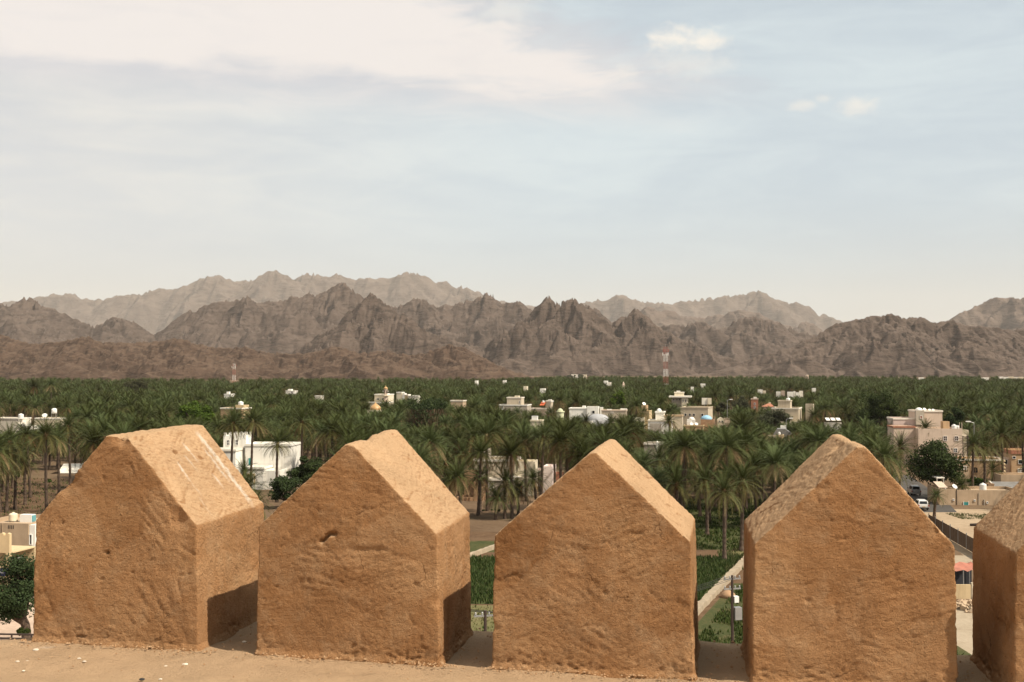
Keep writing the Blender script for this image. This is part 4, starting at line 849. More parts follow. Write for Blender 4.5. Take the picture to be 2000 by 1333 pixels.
h = House('white_twin_house', 'bright white stepped house farthest right of the pink one', 1551, 740, -14, view=(1536, 1568, 763, 776)); h.block(1538, 1549, 766, 5, M_white); h.block(1549.4, 1553, 764.8, 4, M_white, y=.5); h.block(1553.4, 1562, 767, 5, M_white, y=.2); h.block(1560, 1567, 764, 3, M_trim, y=2)
h = House('white_hut', 'tiny white hut in the far canopy above the brick tower', 1484, 800, -10, view=(1478, 1494, 759, 768)); h.block(1480, 1489, 761.5, 5, M_white); h.block(1490, 1495, 763.5, 4, M_cream)
h = House('white_hut', 'tiny white hut above the acacia, right canopy', 1590, 800, -10, view=(1584, 1595, 757, 762)); h.block(1586, 1593, 758.5, 4, M_white)
h = House('parking_shade', 'white-roofed low stalls behind the right palms', 1630, 370, -8, cat='shelter', view=(1612, 1644, 813, 838))
for i in range(3): MB().prism([(0, h.z(822)), (4, h.z(818)), (4, h.z(817.2)), (0, h.z(821.2))], h.x(1614 + 10 * i), h.x(1621.5 + 10 * i), 'x').build('roof', M_white, h.o)
h.block(1612, 1643, 826, 3, M_trim, y=.6); h.block(1622, 1640, 832, 2, M_white, y=-3)
h = House('dark_roof_shed', 'dark pitched shed with cream end wall, above the fourth merlon', 1520, 330, -14, cat='shed', view=(1500, 1546, 832, 858))
b = h.block(1500, 1525, 850, 4, M_beige, y=-3.5); MB().prism([(h.x(1510), h.z(850)), (h.x(1545), h.z(850)), (h.x(1545), h.z(848)), (h.x(1532), h.z(838)), (h.x(1517), h.z(838))], 0, 5).build('roof', M_roofgrey, h.o); h.block(1523, 1533, 833.5, 2, M_white, y=5.3); h.block(1520.5, 1530, 847.5, 2.5, M_yel, y=-5.6)
p = h.wp(1521.5, 848, -4.2); tank((p.x, p.y, p.z), .4, .7, 'small round tank on the dark shed')
# pink villa on the right
h = House('pink_villa', 'three-storey pinkish villa with roof tower behind the dark tree', 1812, 292, -4, view=(1752, 1872, 796, 905))
t1 = h.block(1796, 1849, 803.5, 6, M_pink, y=4.5, trim=M_trim); h.block(1795.5, 1811, 803, 1.2, M_greyb, y=3.1, bottom=832, part='tower_recess'); h.win(1805, 816, 3.6, 5, 3.1, bars=False, pane=M_brick)
t2 = h.block(1754, 1808, 818.5, 6, M_rose, y=3.0 + 1.4, trim=M_trim)
t3 = h.block(1780, 1862, 835, 9, M_pink, y=-6, trim=None); h.block(1740, 1780, 832, 6, M_pink, y=-3, trim=M_brick)
h.win(1830, 853.5, 6, 8, -6, pane=glass('brown_glass', (.06, .02, .015))); h.win(1851, 853.5, 6, 8, -6, pane=glass('brown_glass')); h.win(1849, 876, 6, 7, -6); h.win(1830, 876, 6, 7, -6)
MB().box(h.x(1780) - .02, h.x(1862) + .02, -6.05, -6.003, h.z(867.5), h.z(866)).build('string_course', M_pink, t3)
fe = MB()
for x_ in (1857, 1861.5): fe.box(h.x(x_) - .06, h.x(x_) + .06, -5.9, -5.8, h.z(835) - .3, h.z(823))
fe.each('roof_post', M_pink, h.o)
h.block(1838, 1850, 823, 2.2, M_ochre, y=-1, bottom=838, part='roof_box')
for (x_, r_, lb) in ((1807, .95, 'largest white tank on the pink villa tower'),):
    p = h.wp(x_, 803.5, 6); o = link('dome_tank', None, None, (p.x, p.y, p.z - .5)); tag(o, lb, 'water tank'); MB().lathe([(r_ * .95, .1), (r_, .5), (r_ * .8, .95), (r_ * .4, 1.2), (.06, 1.25)], 16).build('barrel', M_tank, o, True); MB().box(-.5, .5, -.5, .5, 0, .097).build('stand', M_steel, o)
p = h.wp(1818, 803.5, 6); dish((p.x, p.y, p.z - .45), .45, 10, 'tilted white dish beside the tank on the pink villa tower')
p = h.wp(1829, 803.5, 6.5); dish((p.x, p.y, p.z - .6), .38, 10, 'middle small dish on the pink villa tower'); p = h.wp(1836, 803.5, 6.5); dish((p.x, p.y, p.z - .6), .38, 10, 'right small dish on the pink villa tower')
p = h.wp(1850, 835, -4.6); tank((p.x, p.y, p.z - .5), .62, 1.35, 'left of two white tanks on the pink villa lower roof'); p = h.wp(1858.5, 836, -4.6); tank((p.x - .2, p.y, p.z - .5), .45, 1.2, 'right of two white tanks on the pink villa lower roof')
p = h.wp(1845, 838, -5); dish((p.x, p.y, p.z - .7), .4, -10, 'small dish by the pink villa lower roof tanks')
h = House('balcony_house', 'half-open concrete balconies right of the pink villa', 1880, 298, -4, view=(1862, 1904, 838, 880))
h.block(1875, 1895, 841, 4, M_beige, y=2); 
for yy in (850, 864): MB().box(h.x(1863), h.x(1884), -2, 2, h.z(yy + 7), h.z(yy)).build('balcony', M_beige, h.o)
for x_ in (1873, 1883): MB().box(h.x(x_) - .2, h.x(x_) + .2, -2.3, -2.003, 0, h.z(850) - .02).build('column', M_dark, h.o)
h.block(1864, 1884, 871, 4, M_greyb, y=1.2)
h = House('ochre_house', 'ochre house with arched dark window between palm trunks at right', 1915, 255, -6, view=(1870, 1966, 893, 940))
h.block(1872, 1955, 897, 8, M_ochre, trim=M_trim); h.win(1903, 918, 9, 11, 0, arch=True, fr=M_ochre); h.win(1902, 933, 4, 3, 0, bars=False); h.win(1861 + 4, 923, 4, 4, 0, bars=False); h.block(1862, 1886, 905, 5, M_tan, y=-2.5); h.win(1876, 912, 8, 5, -2.5, pane=M_greyb, bars=False)
mb = MB()
for i in range(6): mb.lathe([(.1, h.z(936) + i * .78), (.42, h.z(936) + i * .78 + .2), (.42, h.z(936) + i * .78 + .42), (.1, h.z(936) + i * .78 + .62)], 10, (h.x(1954.5), -.6, 0))
mb.each('turned_pillar', M_yel, h.o)
h = House('brown_house', 'brown two-storey house at the right edge', 1990, 262, -6, view=(1958, 2000, 878, 930))
h.block(1974, 2040, 880, 7, M_ochre, trim=M_brick, th=.8); h.block(1958, 1974, 896, 5, M_pink, y=1); h.win(1979, 893.5, 5, 4, 0, bars=False); h.win(1990.5, 902, 7, 7.5, 0, bars=False); h.win(1974 + 16, 919, 8, 6, 0, pane=M_greyb); h.win(1966, 903, 6, 8, 1, bars=False)
h = House('courtyard_house', 'long low tan courtyard house with a teal door beside the plaza', 1900, 205, -3, view=(1833, 1965, 950, 1006))
cw = h.block(1834, 1866, 955, 7, M_tan); cw2 = h.block(1867.2, 1990, 957, 7, M_tan, y=.1)
h.door(1884.5, 989.5, 8.5, 18, M_teal, y=.1)
for (x_, y_) in ((1901, 977), (1925, 981), (1860.5, 976)):
    h.win(x_, y_, 2, 2.4, 0 if x_ < 1866 else .1, bars=False)
MB().tube([(h.x(1909), .0, 0), (h.x(1909), .0, h.z(962))], .06).tube([(h.x(1919), .0, 0), (h.x(1919), .0, h.z(975))], .09).each('downpipe', M_greyb, h.o)
MB().box(h.x(1866) + .02, h.x(1867.2) - .02, -.1, .3, 0, h.z(956)).build('pier', M_dark, h.o)
p = h.wp(1923, 957, 1.6); tank((p.x, p.y, p.z - .5), .62, 1.45, 'white cylindrical tank on the tan courtyard house'); p = h.wp(1866, 955, .9); dish((p.x, p.y, p.z - .45), .5, 25, 'white dish on the tan courtyard house'); p = h.wp(1848, 955, 1.5); dish((p.x, p.y, p.z - .6), .32, 20, 'small dish on the left end of the courtyard house')
MB().prism([(.9, h.z(954)), (4.2, h.z(946)), (4.2, h.z(945)), (.9, h.z(953))], h.x(1836), h.x(1853), 'x').build('lean_to_roof', M_pink, h.o)
MB().box(h.x(1843), h.x(1859), 4.3, 7.0, h.z(939), h.z(937)).box(h.x(1844), h.x(1844) + .1, 4.4, 4.5, h.z(955), h.z(939.02)).box(h.x(1858) - .1, h.x(1858), 4.4, 4.5, h.z(955), h.z(939.02)).build('white_canopy', M_white, h.o)
h = House('grey_shed', 'grey sheet-roofed shed at the right edge behind the courtyard house', 1965, 216, -3, cat='shed', view=(1932, 2000, 928, 958))
h.block(1968, 2040, 931, 5, M_tan, y=4); MB().prism([(0, h.z(956)), (3.6, h.z(945)), (3.6, h.z(944)), (0, h.z(955))], h.x(1946), h.x(2040), 'x').build('roof', M_roofgrey, h.o); MB().prism([(-.1, h.z(957)), (3.7, h.z(945)), (3.7, h.z(943)), (-.1, h.z(955))], h.x(1944), h.x(1946) - .01, 'x').build('gable_wall', M_trim, h.o); h.block(1932, 1944, 946, 2, M_mud, y=1)
# ruin, beige house, rose house in the centre gap
h = House('mudbrick_ruin', 'crumbling mud-brick house with small arched niches beyond the alfalfa', 920, 214, -6, view=(905, 948, 921, 1000))
r1 = h.block(904, 930, 924, 4, M_mud, y=2); r2 = h.block(896, 928, 968, 4, M_mud, y=-2.5); 
for (x_, y_, a) in ((911, 954, 1), (922.5, 951, 1), (923, 943, 0)): h.win(x_, y_, 2.6 if a else 1.4, 6, 2, arch=bool(a), fr=M_mud, pane=M_black, bars=False)
for x_ in (907, 915, 921.5): h.win(x_, 971, 1.1, 5, -2.5, fr=M_mud, pane=M_black, bars=False)
h.win(917, 985, 3.5, 7, -2.5, fr=M_mud, pane=M_black, bars=False)
q = random.Random(3); rb = MB()
for i in range(70): x_ = h.x(930 + q.uniform(-2, 16)); y_ = q.uniform(-2, 1); r_ = q.uniform(.15, .5); z_ = q.uniform(0, 3.6) * max(0, 1 - abs(x_ - h.x(936)) / 2.2); rb.box(x_ - r_, x_ + r_, y_ - r_, y_ + r_, 0, z_ + r_)
tag(rb.build('fallen_masonry', M_mud, h.o), kind='stuff'); h.block(915, 946, 993, .4, M_tan, y=-4.2, part='yard_wall')
cr = MB()
for i in range(11): x_ = h.x(904) + i * .24; cr.box(x_, x_ + .235, 2.003, 2.2, h.z(924) + .002, h.z(924) + q.uniform(.02, .6))
cr.each('broken_coping', M_mud, r1)
h = House('beige_two_storey_house', 'two-storey beige house behind the short bushy palm', 975, 222, -8, view=(930, 1010, 896, 985))
h.block(926, 1006, 898, 8, M_beige, trim=M_trim); h.block(1006.5, 1045, 900, 5, M_cream, y=-.8); h.block(960, 1008, 932, 3, M_greyb, y=-3.02, trim=M_trim)
h.win(940, 937, 5.5, 12, 0); h.win(964, 945, 8, 10, -3.02, pane=M_greyb); h.win(1011.5, 956, 4, 13, -.8, arch=True); h.door(1019.5, 955, 4, 15, M_brick, y=-.8); h.block(1000, 1018, 928, 2.5, M_trim, y=-3, bottom=930, part='canopy_slab')
h.block(940, 950, 880, 3, M_greyb, y=3)
h = House('rose_house', 'rose-pink house with a black gate beyond the middle merlon', 1066, 226, -10, view=(1040, 1092, 908, 972))
h.block(1044, 1061, 919, 5, M_rose, trim=M_trim); h.block(1061.5, 1080, 910, 5, paint('pale_rose', (.76, .64, .58), .85, .08, .6), y=-.6); h.block(1080.5, 1096, 925, 4, M_brick, y=.3); h.win(1050, 944, 6, 7, 0, arch=True, pane=M_brick); MB().box(h.x(1037), h.x(1058), -2.6, -2.5, h.z(958), h.z(948)).build('gate', M_black, h.o); h.block(1028, 1053, 957, .4, M_cream, y=-5.5, part='yard_wall')
# scattered far roofs in the canopy
far_roofs = [(1190, 748, 6, 900, 'small white roof far off under the right-hand hills'), (1131, 733.5, 30, 2150, 'row of far pale roofs at the foot of the hills'), (930, 746, 5, 1000, 'tiny pale roof far off above the shaggy tree'), (1026, 755, 7, 800, 'tiny pale house above the beige central house'),
             (1060, 760, 10, 760, 'tiny cream house above the cream stair tower'), (985, 744, 6, 1100, 'tiny white roof far off in the centre'), (1373, 750, 10, 900, 'pale stepped house right of the tall mast'), (1183, 745, 8, 1000, 'tiny pinkish house beside the far minaret'), (1352, 757, 6, 800, 'tiny rose house right of the tall mast foot'),
             (1800, 738.5, 10, 2000, 'tiny pale roof at the foot of the right mountain'), (1925, 738, 14, 2000, 'short row of pale roofs under the right mountain'), (1975, 737.5, 46, 2000, 'long row of cream roofs at the far right edge'), (1940, 848, 4, 300, 'tiny rooftop among the right palms')][:-1]
for (x_, y_, w_, d_, lb) in far_roofs:
    h = House('far_house', lb, x_, d_, -10, view=(x_ - w_ / 2 - 1, x_ + w_ / 2 + 1, y_ - 3, y_ + 3)); q = random.Random(x_); n_ = max(1, int(w_ / 8)); 
    for i in range(n_):
        a = x_ - w_ / 2 + w_ * i / n_; h.block(a, a + w_ / n_ * .92, y_ - q.uniform(0, 2.2), 6, q.choice((M_white, M_cream, M_trim)), y=q.uniform(-1, 1) + .003 * i, trim=None)
h = House('far_minaret', 'tiny pale minaret in the far canopy left of the tall mast', 1217.5, 900, 0, cat='minaret', view=(1213, 1222, 746, 757))
MB().lathe([(1.1, 0), (1.0, h.z(753))], 10).build('shaft', M_cream, h.o); MB().lathe([(1.5, h.z(753)), (1.5, h.z(752.3)), (.8, h.z(752.2)), (.8, h.z(749.8)), (.9, h.z(749)), (.4, h.z(747.6)), (.05, h.z(745.5))], 12).build('lantern', M_pink, h.o, True)
h = House('far_water_tower', 'small pinkish water tower on the far canopy line', 1576, 1500, 0, cat='water tower', view=(1571, 1581, 731, 742))
mb = MB()
for a in (-1, 1):
    for c_ in (-1, 1): mb.box(a * 1.5 - .2, a * 1.5 + .2, c_ * 1.5 - .2, c_ * 1.5 + .2, 0, h.z(736))
mb.each('leg', M_pink, h.o); MB().lathe([(2.0, h.z(736)), (2.2, h.z(733.5)), (1.4, h.z(733)), (.2, h.z(732.6))], 14).build('bowl', M_pink, h.o)
# red and white lattice masts
def mast(px, top, d, w0, w1, label, bands):
    o = link('lattice_mast', None, None, (gx(px, d), d, 0), (0, 0, R(12))); tag(o, label, 'mast', 'red and white masts'); H_ = gz(top, d); VIEW.append((px - 7, px + 7, top, 746, d))
    red = paint('mast_red', (.30, .08, .055), .6, .1, 1, 0); wht = paint('mast_white', (.78, .74, .68), .6, .05, 1, 0); nb = len(bands)
    for k, c_ in enumerate(bands):
        z0, z1 = H_ * k / nb, H_ * (k + 1) / nb; mb = MB(); r_ = .0065 * (w0 + w1)
        def pt(i, z): w = (w0 + (w1 - w0) * z / H_) / 2; return ((w, w, z), (-w, w, z), (-w, -w, z), (w, -w, z))[i % 4]
        m_ = 3
        for j in range(m_):
            a, b = z0 + (z1 - z0) * j / m_, z0 + (z1 - z0) * (j + 1) / m_
            for i in range(4):
                mb.tube([pt(i, a), pt(i, b)], r_ * 1.9, 5); mb.tube([pt(i, a), pt(i + 1, b)], r_, 4); mb.tube([pt(i + 1, a), pt(i, b)], r_, 4); mb.tube([pt(i, b), pt(i + 1, b)], r_, 4)
        mb.build('mast_section', red if c_ == 'r' else wht, o)
    for k in range(6):
        a = k * math.pi / 3; q = w1 * .9 + .3; z_ = H_ * (.86 if k % 2 else .93); MB().box(q * math.cos(a) - .25, q * math.cos(a) + .25, q * math.sin(a) - .2, q * math.sin(a) + .2, z_ - 1.2, z_ + 1.2).build('antenna', wht if k % 2 else red, o)
    MB().tube([(0, 0, H_), (0, 0, H_ * 1.05)], .1, 5).build('lightning_rod', M_steel, o)
mast(1300, 678, 900, 3.6, 2.3, 'tall red and white lattice mast standing before the hills, right of centre', 'rwrwrwr')
mast(457.5, 711, 1500, 4.0, 3.0, 'short far red and white mast above the left grove', 'rwrw')
# street lamps
def lamp(px, top, d, label, side=1):
    o = link('street_lamp', None, None, (gx(px, d), d, 0)); tag(o, label, 'street lamp', 'street lamps among the palms'); H_ = gz(top, d); VIEW.append((px - 3, px + 8, top - 2, top + 28, d))
    MB().tube([(0, 0, 0), (0, 0, H_)], [.12, .07], 8).build('pole', M_steel, o); MB().tube([(0, 0, H_ - .05), (side * .9, 0, H_ + .25)], .05, 6).build('arm', M_steel, o); MB().prism([(side * .9, H_ + .16), (side * 2.0, H_ + .22), (side * 2.0, H_ + .42), (side * .9, H_ + .42)], -.2, .2).build('lamp_head', M_tank, o)
lamp(1420, 782, 430, 'slim street lamp left of the olive tree, right of the big beige block'); lamp(1535, 819, 345, 'short street lamp in front of the acacia'); lamp(1901, 826, 275, 'street lamp among palms right of the pink villa', -1); lamp(1072, 786, 440, 'thin lamp post left of the cream stair tower')
# ------------------------------------------------------------------ foliage materials
def leaf_mat(name, stops, transl=0.22, vary=0.35):
    """colour from the point attribute 'tone' (age of the leaf) with a shift for each plant"""
    m_, nt, b, out = nodes_of(name); L = nt.links.new
    at = nt.nodes.new('ShaderNodeAttribute'); at.attribute_name = 'tone'
    oi = nt.nodes.new('ShaderNodeObjectInfo')
    c = ramp(nt, at.outputs['Fac'], stops)
    hsv = nt.nodes.new('ShaderNodeHueSaturation'); L(c, hsv.inputs['Color'])
    def lin(a, b_):
        n = nt.nodes.new('ShaderNodeMapRange'); L(oi.outputs['Random'], n.inputs[0]); n.inputs[3].default_value = a; n.inputs[4].default_value = b_; return n.outputs[0]
    L(lin(0.47, 0.512), hsv.inputs['Hue']); L(lin(1.1, 0.85), hsv.inputs['Saturation']); L(lin(1 - vary, 1 + vary), hsv.inputs['Value'])
    L(hsv.outputs[0], b.inputs['Base Color']); b.inputs['Roughness'].default_value = 0.65; b.inputs['Specular IOR Level'].default_value = 0.12
    tr = nt.nodes.new('ShaderNodeBsdfTranslucent'); L(hsv.outputs[0], tr.inputs['Color']); mx = nt.nodes.new('ShaderNodeMixShader'); mx.inputs[0].default_value = transl
    L(b.outputs[0], mx.inputs[1]); L(tr.outputs[0], mx.inputs[2]); L(mx.outputs[0], out.inputs[0]); return m_
M_frond = leaf_mat('date_palm_frond', [(0.0, (0.21, 0.13, 0.06)), (0.18, (0.19, 0.14, 0.055)), (0.34, (0.125, 0.112, 0.032)), (0.6, (0.060, 0.069, 0.017)), (1.0, (0.057, 0.075, 0.019))], 0.14, 0.5)
M_leaf = leaf_mat('tree_leaf', [(0.0, (0.018, 0.030, 0.008)), (0.5, (0.032, 0.050, 0.012)), (1.0, (0.058, 0.080, 0.020))], 0.22, 0.12)
M_leaf_bright = leaf_mat('bright_tree_leaf', [(0.0, (0.035, 0.075, 0.012)), (0.5, (0.06, 0.115, 0.018)), (1.0, (0.10, 0.16, 0.03))], 0.25, 0.1)
M_leaf_grey = leaf_mat('grey_acacia_leaf', [(0.0, (0.04, 0.047, 0.022)), (0.5, (0.06, 0.066, 0.032)), (1.0, (0.085, 0.09, 0.045))], 0.2, 0.1)
M_creeper = leaf_mat('dry_creeper', [(0.0, (0.05, 0.03, 0.015)), (0.5, (0.085, 0.05, 0.026)), (1.0, (0.12, 0.075, 0.038))], 0.15, 0.1)
def bark_mat():
    m_, nt, b, out = nodes_of('palm_trunk_bark'); p = pos_of(nt, 'obj')
    w = tex(nt, 'Voronoi', 9.0, vec=p).outputs['Distance']; n1 = tex(nt, 'Noise', 5.0, 5, .6, p).outputs[0]
    c = ramp(nt, n1, [(.3, (.05, .032, .02)), (.7, (.105, .068, .044))]); nt.links.new(c, b.inputs['Base Color']); b.inputs['Roughness'].default_value = .95
    bumped(nt, b, w, .6, .05); return m_
M_bark = bark_mat()
def with_tone(me, tone):
    at = me.attributes.new('tone', 'FLOAT', 'POINT'); at.data.foreach_set('value', np.asarray(tone, dtype=np.float32)); return me

# ------------------------------------------------------------------ broadleaf trees and shrubs
def blob_tree(name, label, px, d, top, width, low, mat_, seed, leaf=.30, n_leaf=5200, lobes=14, trunk=True, cat='tree', creeper=False, group='broadleaf trees', depth=None, px_trunk=None):
    """crown between picture rows top and low (pixels), width in pixels, at distance d"""
    s = d / F; q = np.random.default_rng(seed); z1, z0 = gz(top, d), max(gz(low, d), .2); W = width * s / 2; H_ = (z1 - z0) / 2; D_ = (depth or W)
    o = link(name, None, None, (gx(px, d), d, 0)); o.empty_display_size = .5; tag(o, label, cat, group)
    if cat == 'tree': VIEW.append((px - width * .42, px + width * .42, top, top + .6 * (low - top), d))
    cs = []; rs = []
    for i in range(lobes):
        for _ in range(30):
            v = q.uniform(-1, 1, 3)
            if np.linalg.norm(v) < 1: break
        cs.append(v * np.array([W, D_, H_]) * .74 + np.array([0, 0, z0 + H_])); rs.append(q.uniform(.20, .46) * min(W, H_ * 1.25))
    cs = np.array(cs); rs = np.array(rs)
    k = q.integers(0, lobes, n_leaf); dv = q.normal(size=(n_leaf, 3)); dv /= np.linalg.norm(dv, axis=1)[:, None]; rad = rs[k] * (q.uniform(0, 1, n_leaf) ** .38)
    rad *= 1 + .30 * pn(dv[:, 0] * 2.3 + k, dv[:, 1] * 2.3, dv[:, 2] * 2.3)
    P0 = cs[k] + dv * rad[:, None] * np.array([1, 1, .8]); P0[:, 2] = np.maximum(P0[:, 2], .15)
    # leaf sprays: small kinked quads facing mostly outwards and up
    nrm = dv + q.normal(size=(n_leaf, 3)) * .7 + np.array([0, 0, .4]); nrm /= np.linalg.norm(nrm, axis=1)[:, None]
    t = np.cross(nrm, q.normal(size=(n_leaf, 3))); t /= np.linalg.norm(t, axis=1)[:, None]; b = np.cross(nrm, t); sz = leaf * q.uniform(.55, 1.3, n_leaf)[:, None]
    V = np.stack([P0 - t * sz, P0 + b * sz * .55 + nrm * sz * .15, P0 + t * sz, P0 - b * sz * .55 + nrm * sz * .15], 1).reshape(-1, 3)
    Fc = np.arange(4 * n_leaf).reshape(-1, 4); tone = np.clip(.5 + .5 * pn(P0[:, 0] * .6, P0[:, 1] * .6, P0[:, 2] * .6) + q.uniform(-.25, .25, n_leaf), 0, 1)
    link('crown', with_tone(new_mesh('crown', V, Fc, mat_), np.repeat(tone, 4)), o)
    if creeper:
        n2 = 2600; a = q.uniform(0, 6.28, n2); r2 = q.uniform(.55, 1.0, n2) ** .5; P2 = np.stack([W * .80 * r2 * np.cos(a), D_ * .80 * r2 * np.sin(a) - .4, z0 - 1.0 + (z1 - z0) * .72 * q.uniform(0, 1, n2)], 1)
        sz = .5 * q.uniform(.6, 1.4, n2)[:, None]; dn = np.array([0, 0, -1.0]) + q.normal(size=(n2, 3)) * .18; sd = np.stack([np.sin(a), -np.cos(a), 0 * a], 1) * .09
        V2 = np.stack([P2 - sd, P2 + sd, P2 + sd * .6 + dn * sz * 1.6, P2 - sd * .6 + dn * sz * 1.6], 1).reshape(-1, 3); link('creeper', with_tone(new_mesh('creeper', V2, np.arange(4 * n2).reshape(-1, 4), M_creeper), np.repeat(q.uniform(0, 1, n2), 4)), o)
    if trunk:
        mb = MB(); fx = 0 if px_trunk is None else (px_trunk - px) * s; hh = z0 + H_ * .7; r_ = .035 * (z1) + .08
        mb.tube([(fx, 0, -.1), (fx * .8, .05, hh * .5), (0, 0, hh)], [r_ * 1.3, r_, r_ * .6], 8)
        for i in range(min(lobes, 9)): c_ = cs[i]; mb.tube([(fx * .6, 0, hh * .55), (c_[0] * .5, c_[1] * .5, (hh * .6 + c_[2]) / 2), tuple(c_)], [r_ * .6, r_ * .38, .04], 6)
        mb.build('trunk', M_bark, o)
    return o
T = blob_tree
T('shaggy_tree', 'huge dark tree hung with dry brown creeper, right of the mosque', 832, 345, 757, 104, 880, M_leaf, 1, .34, 9500, 24, creeper=True)
T('green_tree', 'bright green rounded tree behind the long white house', 1207, 520, 761, 40, 806, M_leaf_bright, 2, .36, 5200, 16)
T('tall_green_tree', 'tall spreading green tree left of the pink villa', 1708, 345, 753, 90, 845, M_leaf, 3, .33, 9000, 24)
T('olive_tree', 'narrow dark tree beside the tall spreading one, left of the pink villa', 1738, 330, 770, 44, 850, M_leaf, 13, .32, 4500, 14)
T('dark_tree', 'broad dark tree shading the road in front of the pink villa', 1832, 214, 858, 124, 968, M_leaf, 4, .24, 11000, 26, px_trunk=1832)
T('light_green_tree', 'light green tree above the leftmost merlon', 383, 330, 784, 92, 836, M_leaf_bright, 5, .30, 7000, 20)
T('villa_tree', 'dark tree directly behind the pink villa tower', 1864, 330, 785, 44, 850, M_leaf, 6, .3, 6000, 16)
T('acacia', 'grey-green umbrella acacia in front of the beige villa', 1512, 385, 796, 72, 838, M_leaf_grey, 7, .28, 7000, 20)
T('hazy_tree', 'dull olive tree left of the brick tower', 1447, 560, 770, 44, 806, M_leaf_grey, 8, .34, 4500, 14)
T('hazy_tree', 'dark grey-green tree behind the slim street lamp', 1410, 520, 782, 30, 812, M_leaf_grey, 18, .34, 3500, 12)
T('canopy_tree', 'wide olive tree bulging above the far left canopy line', 268, 720, 737, 66, 768, M_leaf_grey, 9, .45, 4500, 16)
T('garden_tree', 'dense dark garden tree at the right end of the white villa', 600, 214, 878, 80, 955, M_leaf, 10, .22, 9000, 22)
T('garden_tree', 'dark shrubby tree on the left slope of the second merlon', 560, 200, 925, 70, 1010, M_leaf, 11, .22, 6000, 18)
T('street_tree', 'dark leafy tree over the street at the lower left edge', 34, 100, 1068, 136, 1224, M_leaf, 12, .12, 16000, 44, px_trunk=60)
T('shrub', 'yellow-green hedge shrub before the ochre house', 1905, 228, 930, 50, 957, M_leaf_bright, 14, .2, 3000, 12, trunk=False, cat='shrub', group='garden shrubs')
T('shrub', 'dark shrub beside the brown house at right', 1960, 232, 918, 44, 950, M_leaf, 15, .2, 3000, 12, trunk=False, cat='shrub', group='garden shrubs')
T('shrub', 'dark clipped bush by the garden wall at far left', 38, 255, 918, 20, 942, M_leaf, 16, .18, 1500, 8, trunk=False, cat='shrub', group='garden shrubs')
T('shrub', 'small bush against the middle of the garden wall', 98, 240, 933, 18, 957, M_leaf_bright, 17, .16, 1200, 8, trunk=False, cat='shrub', group='garden shrubs')
T('shrub', 'low dark bush on the street beneath the leafy tree', 50, 96, 1222, 44, 1243, M_leaf, 19, .1, 2500, 10, trunk=False, cat='shrub', group='garden shrubs')
T('shrub', 'scrubby weeds at the foot of the utility pole in the left gap', 946, 78, 1212, 14, 1236, M_leaf_bright, 20, .05, 900, 6, trunk=False, cat='shrub', group='garden shrubs')
T('shrub', 'dark hedge under the short bushy palm beyond the alfalfa', 960, 196, 996, 60, 1014, M_leaf, 23, .16, 2600, 14, trunk=False, cat='shrub', group='garden shrubs')
T('hill_trees', 'far dark clump of trees on the slope behind the centre roofs', 1125, 2120, 731, 66, 741, M_leaf_grey, 21, 1.1, 2200, 16, cat='tree clump', trunk=False)

# ------------------------------------------------------------------ date palms
def frond_geo(L_, e0, droop, nl, ll, lw, q, twist=0.0):
    """one feather leaf growing along +x from the origin; returns verts, faces"""
    n_ = 9; P0 = [Vector((0, 0, 0))]; T = []
    for i in range(n_):
        s = (i + .5) / n_; e = e0 - droop * s ** 1.25; t = Vector((math.cos(e), math.sin(twist * s) * .35, math.sin(e))).normalized(); T.append(t); P0.append(P0[-1] + t * (L_ / n_))
    T.append(T[-1])
    def at(s): f = s * n_; i = min(int(f), n_ - 1); return P0[i].lerp(P0[i + 1], f - i), T[i]
    V = []; Fc = []
    for i in range(n_ + 1):
        r_ = .045 * (1 - .85 * i / n_); V += [P0[i] + Vector((0, -r_, 0)), P0[i] + Vector((0, 0, -r_)), P0[i] + Vector((0, r_, 0))]
    for i in range(n_):
        for k in range(2): Fc.append((3 * i + k, 3 * i + 3 + k, 3 * i + 4 + k, 3 * i + 1 + k))
    up = Vector((0, 0, 1))
    for k in range(nl):
        s = .10 + .90 * (k + q.uniform(.1, .9)) / nl; p, t = at(min(s, .999)); side0 = Vector((-t.y, t.x, 0)).normalized(); nrm = side0.cross(t) * -1
        if nrm.z < 0: nrm = -nrm
        for sd in (-1, 1):
            a = R(62 - 38 * s + q.uniform(-10, 10)); v_ = R(q.uniform(8, 42)); l_ = ll * (0.45 + .55 * math.sin(math.pi * min(1, s * .8 + .15))) * q.uniform(.8, 1.15)
            dr = t * math.cos(a) + (side0 * sd * math.cos(v_) + nrm * math.sin(v_)) * math.sin(a); dr.z -= .18; dr.normalize()
            b = len(V); V += [p - t * lw * .5, p + t * lw * .5, p + dr * l_]; Fc.append((b, b + 1, b + 2))
    return V, Fc
def crown_specs(n_, q):
    out = []; dead = 0
    for i in range(n_):
        f = (i + .5) / n_; az = i * 2.39996 + q.uniform(-.25, .25); e = R(76 - 122 * f ** .9 + q.uniform(-8, 8)); L_ = 4.5 * (0.72 + .28 * min(1, f * 3)) * q.uniform(.9, 1.1)
        droop = R(16 + 66 * min(1, f * 1.6) + q.uniform(-8, 16)) if f < .8 else R(28)
        tone = (1.0 - .66 * f + q.uniform(-.1, .1)) if f < .80 else q.uniform(.0, .22)
        out.append((az, e, L_ * (1 if f < .86 else .8), droop, tone))
    return out
